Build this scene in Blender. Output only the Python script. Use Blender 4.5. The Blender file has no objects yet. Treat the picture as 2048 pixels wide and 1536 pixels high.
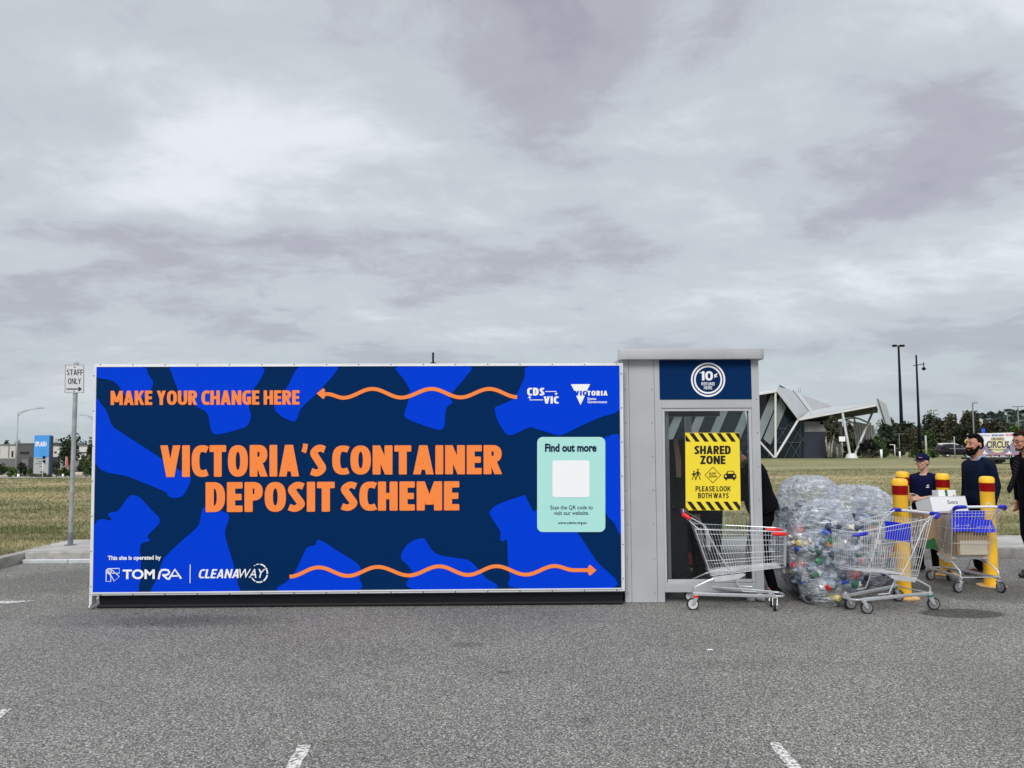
import bpy, bmesh, math, random
from mathutils import Vector, Matrix, Euler
from mathutils import noise as mnoise
R = math.radians
random.seed(7)
sc = bpy.context.scene
COL = sc.collection

# ------------------------------------------------------------------ camera
F = 1560.0; CAM = Vector((0, 0, 1.75)); PITCH = math.atan(107 / F); ROLL = 0.0045
_f = Vector((0, math.cos(PITCH), math.sin(PITCH))); _u = Vector((0, -math.sin(PITCH), math.cos(PITCH))); _r = Vector((1, 0, 0))
cd = bpy.data.cameras.new('camera'); cam = bpy.data.objects.new('camera', cd); COL.objects.link(cam)
cd.sensor_width = 36; cd.lens = F / 2048 * 36; cd.clip_start = 0.05; cd.clip_end = 9000
_rx = _r * math.cos(ROLL) - _u * math.sin(ROLL); _ux = _r * math.sin(ROLL) + _u * math.cos(ROLL)
cam.matrix_world = Matrix(((_rx.x, _ux.x, -_f.x, CAM.x), (_rx.y, _ux.y, -_f.y, CAM.y), (_rx.z, _ux.z, -_f.z, CAM.z), (0, 0, 0, 1)))
sc.camera = cam

def ray(px, py):
    cx = (px - 1024) / F; cy = (768 - py) / F
    a = cx * math.cos(ROLL) + cy * math.sin(ROLL); b = -cx * math.sin(ROLL) + cy * math.cos(ROLL)
    return _f + a * _r + b * _u
def P(px, py, Y):                      # point of the sight line at distance Y
    d = ray(px, py); return CAM + d * (Y / d.y)
def G(px, py, z=0.0):
    d = ray(px, py); return CAM + d * ((z - CAM.z) / d.z)
class Plane:
    def __init__(s, a, b):             # vertical plane through ground points a, b
        s.p = Vector(a); t = Vector(b) - Vector(a); t.z = 0; t.normalize(); s.t = t
        s.n = Vector((t.y, -t.x, 0))   # towards the camera
    def at(s, px, py, off=0.0):
        d = ray(px, py); k = (s.p - CAM).dot(s.n) / d.dot(s.n)
        return CAM + d * k + s.n * off

# ------------------------------------------------------------------ sky and sun
SUN_EL, SUN_AZ = R(40), R(196)         # azimuth measured from +Y towards +X
w = bpy.data.worlds.new('World'); sc.world = w; w.use_nodes = True
nt = w.node_tree; N = nt.nodes; L = nt.links; N.clear()
def nn(t, **k):
    n = N.new(t)
    for a, b in k.items(): setattr(n, a, b)
    return n
def m_(op, a, b=None, c=None):
    n = nn('ShaderNodeMath', operation=op)
    for i, v in enumerate((a, b, c)):
        if v is None: continue
        if hasattr(v, 'links'): L.new(v, n.inputs[i])
        else: n.inputs[i].default_value = v
    return n.outputs[0]
tc = nn('ShaderNodeTexCoord'); sep = nn('ShaderNodeSeparateXYZ'); L.new(tc.outputs['Generated'], sep.inputs[0])
DX, DY, DZ = sep.outputs
zc = m_('ADD', m_('MAXIMUM', DZ, 0.0), 0.24)
cmb = nn('ShaderNodeCombineXYZ'); L.new(m_('DIVIDE', DX, zc), cmb.inputs[0]); L.new(m_('DIVIDE', DY, zc), cmb.inputs[1])
def noise(scale, detail, rough, dist, off):
    mp = nn('ShaderNodeMapping'); mp.inputs['Location'].default_value = off; mp.inputs['Scale'].default_value = (0.80, 1.0, 1.0); L.new(cmb.outputs[0], mp.inputs[0])
    n = nn('ShaderNodeTexNoise'); n.inputs['Scale'].default_value = scale; n.inputs['Detail'].default_value = detail
    n.inputs['Roughness'].default_value = rough; n.inputs['Distortion'].default_value = dist; L.new(mp.outputs[0], n.inputs['Vector']); return n.outputs['Fac']
big = noise(0.9, 3.0, 0.5, 0.2, (3.1, 0.4, 0)); mid = noise(2.1, 8.0, 0.56, 0.3, (7.3, 1.9, 0)); fine = noise(8.5, 8.0, 0.62, 0.6, (1.1, 5.2, 0))
dens = m_('ADD', m_('MULTIPLY', big, 0.46), m_('ADD', m_('MULTIPLY', mid, 0.49), m_('MULTIPLY', fine, 0.16)))
def blob(px, py, sx, sy, amp):         # a thick or thin place in the cloud deck, in sky directions
    d = ray(px, py).normalized()
    a = m_('DIVIDE', m_('SUBTRACT', DX, d.x), sx); b = m_('DIVIDE', m_('SUBTRACT', DZ, d.z), sy)
    e = m_('EXPONENT', m_('MULTIPLY', m_('ADD', m_('MULTIPLY', a, a), m_('MULTIPLY', b, b)), -1.0))
    front = m_('GREATER_THAN', DY, 0.0)
    return m_('MULTIPLY', m_('MULTIPLY', e, amp), front)
for bl in ((560, 290, .28, .09, .11), (1330, 330, .16, .07, .07), (1120, 100, .16, .06, .06), (1500, 60, .25, .05, -.05), (1900, 170, .12, .09, -.10),
           (560, 490, .28, .028, -.09), (1300, 500, .20, .03, -.06), (90, 270, .09, .06, -.11), (300, 40, .2, .05, -.06), (1800, 420, .2, .04, -.02),
           (1850, 60, .2, .06, .07), (900, 640, .5, .03, .03), (1750, 560, .25, .03, .05)):
    dens = m_('ADD', dens, blob(*bl))
rp = nn('ShaderNodeValToRGB'); L.new(dens, rp.inputs[0]); rp.color_ramp.interpolation = 'EASE'
els = rp.color_ramp.elements
els[0].position = 0.38; els[0].color = (0.375, 0.375, 0.445, 1)
els[1].position = 0.73; els[1].color = (0.83, 0.875, 0.915, 1)
for p_, c_ in ((0.475, (0.465, 0.475, 0.54, 1)), (0.56, (0.585, 0.625, 0.675, 1))):
    e = els.new(p_); e.color = c_
hz = nn('ShaderNodeMix', data_type='RGBA')     # paler, bluer towards the horizon
hf = nn('ShaderNodeMapRange', clamp=True); L.new(DZ, hf.inputs[0]); hf.inputs[1].default_value = 0.0; hf.inputs[2].default_value = 0.17; hf.inputs[3].default_value = 0.72; hf.inputs[4].default_value = 0.0
L.new(hf.outputs[0], hz.inputs[0]); L.new(rp.outputs[0], hz.inputs[6]); hz.inputs[7].default_value = (0.47, 0.555, 0.60, 1)
zen = nn('ShaderNodeMapRange', clamp=True); L.new(DZ, zen.inputs[0]); zen.inputs[1].default_value = 0.52; zen.inputs[2].default_value = 0.95; zen.inputs[3].default_value = 10.0; zen.inputs[4].default_value = 21.0
vm = nn('ShaderNodeVectorMath', operation='SCALE'); L.new(hz.outputs[2], vm.inputs[0]); L.new(zen.outputs[0], vm.inputs['Scale'])
sky = nn('ShaderNodeTexSky', sky_type='NISHITA', sun_disc=False, sun_elevation=SUN_EL, sun_rotation=SUN_AZ)
mx = nn('ShaderNodeMix', data_type='RGBA'); mx.inputs[0].default_value = 0.94; L.new(sky.outputs[0], mx.inputs[6]); L.new(vm.outputs[0], mx.inputs[7])
bg = nn('ShaderNodeBackground'); bg.inputs[1].default_value = 0.1; L.new(mx.outputs[2], bg.inputs[0])
ow = nn('ShaderNodeOutputWorld'); L.new(bg.outputs[0], ow.inputs[0])
sd = bpy.data.lights.new('sun', 'SUN'); sd.energy = 2.0; sd.angle = R(25); sd.color = (1, 0.965, 0.92)
so = bpy.data.objects.new('sun', sd); COL.objects.link(so)
sv = Vector((math.sin(SUN_AZ) * math.cos(SUN_EL), math.cos(SUN_AZ) * math.cos(SUN_EL), math.sin(SUN_EL)))
so.rotation_euler = sv.to_track_quat('Z', 'Y').to_euler(); so.location = (0, -5, 20)
sc.view_settings.view_transform = 'Standard'; sc.view_settings.look = 'None'; sc.view_settings.exposure = 0.0; sc.view_settings.gamma = 1
sc.cycles.transparent_max_bounces = 24; sc.cycles.max_bounces = 8

# ------------------------------------------------------------------ materials
MATS = {}
def mat(name, col=(0.5, 0.5, 0.5), rough=0.6, metal=0.0, var=0.0, vscale=8.0, bump=0.0, bscale=40.0, spec=0.5, coat=0.0, island=0.0):
    if name in MATS: return MATS[name]
    m = bpy.data.materials.new(name); m.use_nodes = True; MATS[name] = m
    t = m.node_tree; b = t.nodes['Principled BSDF']
    b.inputs['Base Color'].default_value = (*col, 1); b.inputs['Roughness'].default_value = rough; b.inputs['Metallic'].default_value = metal
    b.inputs['Specular IOR Level'].default_value = spec; b.inputs['Coat Weight'].default_value = coat
    co = t.nodes.new('ShaderNodeTexCoord')
    if var > 0 or island > 0:
        h = t.nodes.new('ShaderNodeHueSaturation'); h.inputs['Color'].default_value = (*col, 1)
        mr = t.nodes.new('ShaderNodeMapRange'); mr.inputs[1].default_value = 0.3; mr.inputs[2].default_value = 0.7
        n = t.nodes.new('ShaderNodeTexNoise'); n.inputs['Scale'].default_value = vscale; n.inputs['Detail'].default_value = 6
        t.links.new(co.outputs['Object'], n.inputs['Vector']); t.links.new(n.outputs['Fac'], mr.inputs[0])
        mr.inputs[3].default_value = 1 - var; mr.inputs[4].default_value = 1 + var
        val = mr.outputs[0]
        if island > 0:
            g = t.nodes.new('ShaderNodeNewGeometry'); r2 = t.nodes.new('ShaderNodeMapRange'); r2.inputs[3].default_value = 1 - island; r2.inputs[4].default_value = 1 + island
            t.links.new(g.outputs['Random Per Island'], r2.inputs[0]); mu = t.nodes.new('ShaderNodeMath'); mu.operation = 'MULTIPLY'
            t.links.new(val, mu.inputs[0]); t.links.new(r2.outputs[0], mu.inputs[1]); val = mu.outputs[0]
        t.links.new(val, h.inputs['Value']); t.links.new(h.outputs[0], b.inputs['Base Color'])
        mr2 = t.nodes.new('ShaderNodeMapRange'); mr2.inputs[3].default_value = max(0.02, rough - 0.12); mr2.inputs[4].default_value = min(1, rough + 0.12)
        t.links.new(n.outputs['Fac'], mr2.inputs[0]); t.links.new(mr2.outputs[0], b.inputs['Roughness'])
    if bump > 0:
        n2 = t.nodes.new('ShaderNodeTexNoise'); n2.inputs['Scale'].default_value = bscale; n2.inputs['Detail'].default_value = 4
        t.links.new(co.outputs['Object'], n2.inputs['Vector'])
        bp = t.nodes.new('ShaderNodeBump'); bp.inputs['Strength'].default_value = bump; bp.inputs['Distance'].default_value = 0.02
        t.links.new(n2.outputs['Fac'], bp.inputs['Height']); t.links.new(bp.outputs[0], b.inputs['Normal'])
    return m

# ------------------------------------------------------------------ builders
def origin(o):
    v = Vector((0, 0, 0))
    while o is not None: v += o.location; o = o.parent
    return v
def tag(o, label=None, cat=None, group=None, kind=None):
    if label: o['label'] = label
    if cat: o['category'] = cat
    if group: o['group'] = group
    if kind: o['kind'] = kind
    return o
def empty(name, loc, label, cat, group=None, rz=0.0):
    o = bpy.data.objects.new(name, None); COL.objects.link(o); o.location = loc; o.rotation_euler = (0, 0, rz); o.empty_display_size = 0.1
    return tag(o, label, cat, group)
class MB:
    def __init__(s): s.v = []; s.f = []; s.m = []; s.mi = 0
    def add(s, vs, fs):
        k = len(s.v); s.v += [Vector(q) for q in vs]; s.f += [tuple(i + k for i in q) for q in fs]; s.m += [s.mi] * len(fs); return s
    def box(s, a, b, rot=None, piv=None):
        x0, y0, z0 = a; x1, y1, z1 = b
        vs = [Vector(q) for q in ((x0, y0, z0), (x1, y0, z0), (x1, y1, z0), (x0, y1, z0), (x0, y0, z1), (x1, y0, z1), (x1, y1, z1), (x0, y1, z1))]
        if rot is not None:
            c = Vector(piv) if piv is not None else Vector(((x0 + x1) / 2, (y0 + y1) / 2, (z0 + z1) / 2)); M = Euler(rot).to_matrix(); vs = [c + M @ (q - c) for q in vs]
        return s.add(vs, [(0, 3, 2, 1), (4, 5, 6, 7), (0, 1, 5, 4), (1, 2, 6, 5), (2, 3, 7, 6), (3, 0, 4, 7)])
    def tube(s, pts, r, n=8, close=False, cap=True):
        pts = [Vector(q) for q in pts]; m = len(pts); rr = r if isinstance(r, (list, tuple)) else [r] * m
        up = None; rings = []
        for i, p in enumerate(pts):
            if close: d = pts[(i + 1) % m] - pts[i - 1]
            else: d = pts[min(i + 1, m - 1)] - pts[max(i - 1, 0)]
            d.normalize()
            if up is None: up = Vector((0, 0, 1)) if abs(d.z) < 0.9 else Vector((1, 0, 0))
            a = d.cross(up).normalized(); up2 = a.cross(d).normalized(); up = up2
            rings.append([p + (a * math.cos(t) + up2 * math.sin(t)) * rr[i] for t in [2 * math.pi * j / n for j in range(n)]])
        vs = [q for g in rings for q in g]; fs = []
        for i in range(m if close else m - 1):
            i2 = (i + 1) % m
            for j in range(n): fs.append((i * n + j, i * n + (j + 1) % n, i2 * n + (j + 1) % n, i2 * n + j))
        if cap and not close: fs += [tuple(range(n))[::-1], tuple((m - 1) * n + j for j in range(n))]
        return s.add(vs, fs)
    def prism(s, poly, off):            # polygon of 3D points pushed along off
        poly = [Vector(q) for q in poly]; n = len(poly); off = Vector(off)
        return s.add(poly + [q + off for q in poly], [tuple(range(n)), tuple(range(2 * n - 1, n - 1, -1))] + [(i, (i + 1) % n, n + (i + 1) % n, n + i) for i in range(n)])
    def lathe(s, prof, c=(0, 0, 0), n=24, axis='z', M=None):
        c = Vector(c); vs = []; k = len(prof)
        for j in range(n):
            t = 2 * math.pi * j / n
            for (r, h) in prof:
                q = Vector((r * math.cos(t), r * math.sin(t), h))
                if axis == 'y': q = Vector((q.x, q.z, q.y))
                if axis == 'x': q = Vector((q.z, q.x, q.y))
                if M is not None: q = M @ q
                vs.append(c + q)
        fs = [(j * k + i, ((j + 1) % n) * k + i, ((j + 1) % n) * k + i + 1, j * k + i + 1) for j in range(n) for i in range(k - 1)]
        return s.add(vs, fs)
    def ell(s, c, r, nu=14, nv=9, M=None):
        c = Vector(c); vs = []
        for i in range(nv + 1):
            a = math.pi * i / nv
            for j in range(nu):
                t = 2 * math.pi * j / nu; q = Vector((r[0] * math.sin(a) * math.cos(t), r[1] * math.sin(a) * math.sin(t), r[2] * math.cos(a)))
                vs.append(c + (M @ q if M is not None else q))
        return s.add(vs, [(i * nu + j, (i + 1) * nu + j, (i + 1) * nu + (j + 1) % nu, i * nu + (j + 1) % nu) for i in range(nv) for j in range(nu)])
    def build(s, name, mats, parent=None, world=True, smooth=False, bevel=0.0, kind=None, weld=True):
        me = bpy.data.meshes.new(name); me.from_pydata([tuple(q) for q in s.v], [], s.f)
        if not isinstance(mats, (list, tuple)): mats = [mats]
        for m in mats: me.materials.append(m)
        me.polygons.foreach_set('material_index', s.m)
        bm = bmesh.new(); bm.from_mesh(me)
        if weld and len(s.v) < 60000: bmesh.ops.remove_doubles(bm, verts=bm.verts, dist=1e-5)
        bmesh.ops.recalc_face_normals(bm, faces=bm.faces)
        if bevel > 0:
            bmesh.ops.bevel(bm, geom=[e for e in bm.edges if len(e.link_faces) == 2 and e.calc_face_angle(0) > 0.6], offset=bevel, segments=2, affect='EDGES', profile=0.5)
        big_ = [f for f in bm.faces if len(f.verts) > 4]
        if big_: bmesh.ops.triangulate(bm, faces=big_)
        bm.to_mesh(me); bm.free()
        if smooth:
            me.polygons.foreach_set('use_smooth', [True] * len(me.polygons))
            if smooth != 'all': me.set_sharp_from_angle(angle=R(40))
        o = bpy.data.objects.new(name, me); COL.objects.link(o)
        if parent is not None:
            o.parent = parent
            if world: o.location = -origin(parent)
        if kind: o['kind'] = kind
        return o
def bake(o):
    bpy.context.view_layer.update(); dg = bpy.context.evaluated_depsgraph_get()
    me = bpy.data.meshes.new_from_object(o.evaluated_get(dg)); o.modifiers.clear(); old = o.data; o.data = me
    return o

def smooth_px(pts, seg=6, closed=True, t=0.5):
    n = len(pts); out = []
    for i in range(n if closed else n - 1):
        g = lambda k: pts[k % n] if closed else pts[max(0, min(n - 1, k))]
        a, b, c, d = g(i - 1), g(i), g(i + 1), g(i + 2)
        for k in range(seg):
            u = k / seg
            q = [t * (2 * b[j] + (c[j] - a[j]) * u + (2 * a[j] - 5 * b[j] + 4 * c[j] - d[j]) * u * u + (3 * b[j] - a[j] - 3 * c[j] + d[j]) * u ** 3) for j in (0, 1)]
            out.append(tuple(q))
    if not closed: out.append(tuple(pts[-1]))
    return out
def dpoly(mb, pl, pts, off, th=0.0):
    vs = [pl.at(x, y, off) for x, y in pts]
    if th: return mb.prism(vs, pl.n * -th)
    return mb.add(vs, [tuple(range(len(vs)))])
def dribbon(mb, pl, pts, wpx, off, closed=False):
    n = len(pts); vs = []; m = n
    for i in range(n):
        a = pts[(i - 1) % n] if closed else pts[max(0, i - 1)]; b = pts[(i + 1) % n] if closed else pts[min(n - 1, i + 1)]
        dx, dy = b[0] - a[0], b[1] - a[1]; l = math.hypot(dx, dy) or 1
        nx, ny = -dy / l * wpx / 2, dx / l * wpx / 2
        vs += [pl.at(pts[i][0] + nx, pts[i][1] + ny, off), pl.at(pts[i][0] - nx, pts[i][1] - ny, off)]
    k = n if closed else n - 1
    return mb.add(vs, [(2 * i, 2 * i + 1, 2 * ((i + 1) % n) + 1, 2 * ((i + 1) % n)) for i in range(k)])
def dlines(mb, pl, segs, wpx, off):
    for s_ in segs: dribbon(mb, pl, s_, wpx, off)
def drrect(mb, pl, x0, y0, x1, y1, r, off):
    pts = []
    for cx, cy, a0 in ((x1 - r, y0 + r, -90), (x1 - r, y1 - r, 0), (x0 + r, y1 - r, 90), (x0 + r, y0 + r, 180)):
        for k in range(7): a = R(a0 + 15 * k); pts.append((cx + r * math.cos(a), cy + r * math.sin(a)))
    return dpoly(mb, pl, pts, off)
def dcirc(cx, cy, r, n=48, ry=None): return [(cx + r * math.cos(2 * math.pi * k / n), cy + (ry or r) * math.sin(2 * math.pi * k / n)) for k in range(n)]
_tcache = {}
def text_mesh(s, bold=0.0, shear=0.0):
    k = (s, bold, shear)
    if k not in _tcache:
        cu = bpy.data.curves.new('t', 'FONT'); cu.body = s; cu.size = 1; cu.resolution_u = 6; cu.shear = shear
        if bold: cu.bevel_depth = bold; cu.bevel_resolution = 1
        cu.fill_mode = 'BOTH' if bold else 'FRONT'
        o = bpy.data.objects.new('t', cu); COL.objects.link(o); bpy.context.view_layer.update()
        me = bpy.data.meshes.new_from_object(o.evaluated_get(bpy.context.evaluated_depsgraph_get()))
        vs = [v.co.copy() for v in me.vertices]; fs = [tuple(p.vertices) for p in me.polygons]
        bpy.data.objects.remove(o); bpy.data.curves.remove(cu); bpy.data.meshes.remove(me); _tcache[k] = (vs, fs)
    return _tcache[k]
def dtext(mb, pl, s, x0, y0, x1, y1, off, bold=0.0, shear=0.0, slope=0.0):
    """text whose ink fills the box x0..x1, y0 (top)..y1 (bottom)"""
    vs, fs = text_mesh(s, bold, shear)
    a = min(v.x for v in vs); b = max(v.x for v in vs); c = min(v.y for v in vs); d = max(v.y for v in vs); zm = min(v.z for v in vs)
    out = []
    for v in vs:
        u = (v.x - a) / (b - a); px = x0 + u * (x1 - x0); py = y1 - (v.y - c) / (d - c) * (y1 - y0) + slope * (u - 0.5)
        out.append(pl.at(px, py, off + min(0.0015, (v.z - zm) * 0.02)))
    return mb.add(out, fs)
# heavy condensed capitals drawn as strokes of a broad nib
def sup(cx, cy, rx, ry, a0, a1, n=14, e=.8):
    out = []
    for i in range(n + 1):
        t = R(a0 + (a1 - a0) * i / n); c_, s_ = math.cos(t), math.sin(t)
        out.append((cx + rx * math.copysign(abs(c_) ** e, c_), cy + ry * math.copysign(abs(s_) ** e, s_)))
    return out
def glyph(ch, hx, hy):
    L = hx; B = hy; T = 1 - hy; M = .5
    W = dict(zip('ABCDEFGHIKLMNOPRSTUVWYZ0', (.72, .64, .58, .66, .53, .51, .64, .68, 2 * hx, .68, .50, .88, .70, .72, .62, .65, .58, .60, .68, .72, 1.02, .68, .58, .68)))
    w = W.get(ch, .4); Rr = w - hx; l = lambda a, b, ext=.3: ('l', a, b, ext); h = lambda y, a=0, b=None: ('h', (a, y), ((w if b is None else b), y), 0); v = lambda x: ('l', (x, 0), (x, 1), 0)
    if ch == 'I': s = [v(L)]
    elif ch == 'V': s = [l((L * .95, 1), (w / 2 - .01, 0)), l((w - L * .95, 1), (w / 2 + .01, 0))]
    elif ch == 'A': s = [l((L * .95, 0), (w / 2 - .01, 1)), l((w - L * .95, 0), (w / 2 + .01, 1)), h(.27, w * .25, w * .75)]
    elif ch == 'T': s = [h(T), v(w / 2)]
    elif ch == 'E': s = [v(L), h(T), h(M, 0, w * .94), h(B)]
    elif ch == 'F': s = [v(L), h(T), h(M * .97, 0, w * .94)]
    elif ch == 'L': s = [v(L), h(B)]
    elif ch == 'H': s = [v(L), v(Rr), h(M)]
    elif ch in 'O0': s = [('c', sup(w / 2, .5, w / 2 - hx, .5 - hy, 0, 360, 36), None, 1)]
    elif ch == 'C': s = [('c', [(w - .01, T - .04), (w - .12, T)] + sup(.36, .5, .36 - hx, .5 - hy, 90, 270, 18) + [(w - .12, B), (w - .01, B + .04)], None, 0)]
    elif ch == 'G': s = [('c', [(w - .04, T - .04), (w - .14, T)] + sup(.36, .5, .36 - hx, .5 - hy, 90, 270, 18) + [(w - .2, B), (Rr, B + .05)], None, 0), ('l', (Rr, .03), (Rr, .54), 0), h(.46, w * .52, w)]
    elif ch == 'D': s = [v(L), ('c', [(L, T), (w * .42, T)] + sup(w * .42, .5, w * .58 - hx, .5 - hy, 90, -90, 18)[1:-1] + [(w * .42, B), (L, B)], None, 0)]
    elif ch == 'P': s = [v(L), ('c', [(L, T), (w * .5, T)] + sup(w * .5, .69, w * .5 - hx, .31 - hy, 90, -90, 14)[1:-1] + [(w * .5, .38 + hy), (L, .38 + hy)], None, 0)]
    elif ch == 'R': s = [v(L), ('c', [(L, T), (w * .5, T)] + sup(w * .5, .70, w * .48 - hx, .30 - hy, 90, -90, 14)[1:-1] + [(w * .5, .40 + hy), (L, .40 + hy)], None, 0), l((w * .46, .52), (w - L * .95, 0), .12)]
    elif ch == 'B': s = [v(L)] + [('c', [(L, y1), (w * .5, y1)] + sup(w * .5, (y0 + y1) / 2, w * k_ - hx, (y1 - y0) / 2, 90, -90, 12)[1:-1] + [(w * .5, y0), (L, y0)], None, 0) for y0, y1, k_ in ((.52, T, .46), (B, .52, .5))]
    elif ch == 'U': s = [('c', [(L, 1), (L, .4)] + sup(w / 2, .36, w / 2 - hx, .36 - hy, 180, 360, 14) + [(Rr, .4), (Rr, 1)], None, 0)]
    elif ch == 'N': s = [v(L), v(Rr), l((L * .9, 1), (w - L * .9, 0), .1)]
    elif ch == 'M': s = [v(L), v(Rr), ('l', (L * .9, 1.05), (w / 2, .2), .0), ('l', (w - L * .9, 1.05), (w / 2, .2), .0)]
    elif ch == 'K': s = [v(L), l((L + .06, .42), (w - L * .9, 1), .15), l((w * .46, .60), (w - L * .85, 0), .1)]
    elif ch == 'Y': s = [('l', (L * .85, 1.1), (w / 2, .40), .0), ('l', (w - L * .85, 1.1), (w / 2, .40), .0), ('l', (w / 2, 0), (w / 2, .48), 0)]
    elif ch == 'Z': s = [h(T), h(B), l((L * .85, 0), (w - L * .85, 1), .05)]
    elif ch == 'W': s = [l((L * .9, 1), (w * .30, 0)), l((w / 2, 1), (w * .30, 0)), l((w / 2, 1), (w * .70, 0)), l((w - L * .9, 1), (w * .70, 0))]
    elif ch == '1': s = [('l', (w - hx, 0), (w - hx, 1), 0), ('l', (w - hx, .93), (.02, .78), .0)]
    elif ch == 'S':
        p_ = smooth_px([(w - .05, T - .05), (w * .55, T), (L * 1.02, .74), (w * .5, .5), (Rr * 1.0, .26), (w * .45, B), (.04, B + .05)], 6, False); s = [('c', p_, None, 0)]
    elif ch == "'": w = .27; s = [('c', [(.17, 1.03), (.155, .90), (.10, .76)], None, 2)]
    else: w = .2; s = []
    return w, s
def clipy(poly):
    for lim_, sg in ((0.0, 1), (1.0, -1)):
        out = []
        for j in range(len(poly)):
            a, b = poly[j], poly[(j + 1) % len(poly)]; i0 = sg * (a[1] - lim_) >= -1e-9; i1 = sg * (b[1] - lim_) >= -1e-9
            if i0: out.append(a)
            if i0 != i1: u = (lim_ - a[1]) / (b[1] - a[1]); out.append((a[0] + u * (b[0] - a[0]), lim_))
        poly = out
        if not poly: return []
    return poly
def gtext(mb, pl, s, x0, y0, x1, y1, off, hx=.140, hy=.108, gap=.064, space=.24, slope=0.0, shear=0.0):
    x = 0; polys = []
    for ch in s:
        if ch == ' ': x += space; continue
        w, st = glyph(ch, hx, hy)
        for kk, (ty, a, b, ex) in enumerate(st):
            if ty in 'lh':
                dx, dy = b[0] - a[0], b[1] - a[1]; l_ = math.hypot(dx, dy); ux, uy = dx / l_, dy / l_
                if ty == 'l': a = (a[0] - ux * ex, a[1] - uy * ex); b = (b[0] + ux * ex, b[1] + uy * ex)
                nx, ny = -uy * hx, ux * hy
                if ty == 'l' and abs(ux) > .05: k_ = 1.0; nx = (math.copysign(1, nx)) * hx * (.96 if abs(ux) > .2 else 1.0) ; ny = 0
                if ty == 'h': nx = 0
                p_ = [(a[0] + nx, a[1] + ny), (b[0] + nx, b[1] + ny), (b[0] - nx, b[1] - ny), (a[0] - nx, a[1] - ny)]
                if ty == 'h' or abs(ux) < .05:      # round the corners a little
                    c_ = .022; q = []
                    for j in range(4):
                        p0, p1, p2 = p_[j - 1], p_[j], p_[(j + 1) % 4]
                        for p3 in (p0, p2): l2 = math.hypot(p3[0] - p1[0], p3[1] - p1[1]); q.append((p1[0] + (p3[0] - p1[0]) / l2 * c_, p1[1] + (p3[1] - p1[1]) / l2 * c_))
                    p_ = q
                p_ = clipy(p_)
                if p_: polys.append(([(x + u, v) for u, v in p_], kk))
            else:
                hx_, hy_ = (hx * .62, hy * .8) if ex == 2 else (hx, hy); n = len(a); cl = ex == 1; pts = a[:-1] if cl else a; n = len(pts); Lf = []; Rt = []
                for i in range(n):
                    p0 = pts[(i - 1) % n] if cl else pts[max(0, i - 1)]; p1 = pts[(i + 1) % n] if cl else pts[min(n - 1, i + 1)]
                    dx, dy = p1[0] - p0[0], p1[1] - p0[1]; l_ = math.hypot(dx, dy) or 1; nx, ny = -dy / l_ * hx_, dx / l_ * hy_
                    Lf.append((x + pts[i][0] + nx, pts[i][1] + ny)); Rt.append((x + pts[i][0] - nx, pts[i][1] - ny))
                polys.append((Lf, Rt, cl, kk))
        x += w + gap
    W = x - gap
    def mp(q, o): u = q[0] / W; return pl.at(x0 + u * (x1 - x0) + shear * q[1] * (y1 - y0), y1 - q[1] * (y1 - y0) + slope * (u - .5), off + o)
    for p_ in polys:
        if len(p_) == 2: mb.add([mp(q, p_[1] * .0003) for q in p_[0]], [tuple(range(len(p_[0])))])
        else:
            Lf, Rt, cl, kk = p_; n = len(Lf); vs = [mp(q, kk * .0003) for q in Lf] + [mp(q, kk * .0003) for q in Rt]
            mb.add(vs, [(i, (i + 1) % n, n + (i + 1) % n, n + i) for i in range(n if cl else n - 1)])
    return mb
# ------------------------------------------------------------------ ground
def sstep(a, b, x):
    t = max(0.0, min(1.0, (x - a) / (b - a))); return t * t * (3 - 2 * t)
def terr(x, y):
    z = 0.136
    if y > 13: z -= 0.0122 * (min(y, 150) - 13)
    if y > 38: z -= 0.033 * (min(y, 230) - 38) * (1 - sstep(-0.46, -0.30, x / y))
    if y > 230: z -= 0.008 * (y - 230) * (1 - sstep(-0.30, 0.10, x / y))
    return z
def nodes_of(m):
    t = m.node_tree
    def n_(ty, **k):
        q = t.nodes.new(ty)
        for a, b in k.items(): setattr(q, a, b)
        return q
    return t, n_, t.links.new
def ground_mat(name):
    m = bpy.data.materials.new(name); m.use_nodes = True; return m

asph = ground_mat('asphalt_aggregate'); t, n_, lk = nodes_of(asph); b = t.nodes['Principled BSDF']
co = n_('ShaderNodeTexCoord')
v1 = n_('ShaderNodeTexVoronoi'); v1.inputs['Scale'].default_value = 125; lk(co.outputs['Object'], v1.inputs['Vector'])
v2 = n_('ShaderNodeTexNoise'); v2.inputs['Scale'].default_value = 55; v2.inputs['Detail'].default_value = 5; v2.inputs['Roughness'].default_value = 0.75; lk(co.outputs['Object'], v2.inputs['Vector'])
v3 = n_('ShaderNodeTexNoise'); v3.inputs['Scale'].default_value = 0.7; v3.inputs['Detail'].default_value = 6; lk(co.outputs['Object'], v3.inputs['Vector'])
r1 = n_('ShaderNodeValToRGB'); lk(v1.outputs['Color'], r1.inputs[0])
r1.color_ramp.elements[0].position = 0.1; r1.color_ramp.elements[0].color = (0.068, 0.066, 0.060, 1); r1.color_ramp.elements[1].position = 0.95; r1.color_ramp.elements[1].color = (0.475, 0.462, 0.428, 1)
e = r1.color_ramp.elements.new(0.55); e.color = (0.163, 0.158, 0.145, 1)
r2 = n_('ShaderNodeMapRange'); lk(v2.outputs['Fac'], r2.inputs[0]); r2.inputs[1].default_value = 0.32; r2.inputs[2].default_value = 0.68; r2.inputs[3].default_value = 0.40; r2.inputs[4].default_value = 1.80
r3 = n_('ShaderNodeMapRange'); lk(v3.outputs['Fac'], r3.inputs[0]); r3.inputs[1].default_value = 0.3; r3.inputs[2].default_value = 0.7; r3.inputs[3].default_value = 0.86; r3.inputs[4].default_value = 1.12
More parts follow.
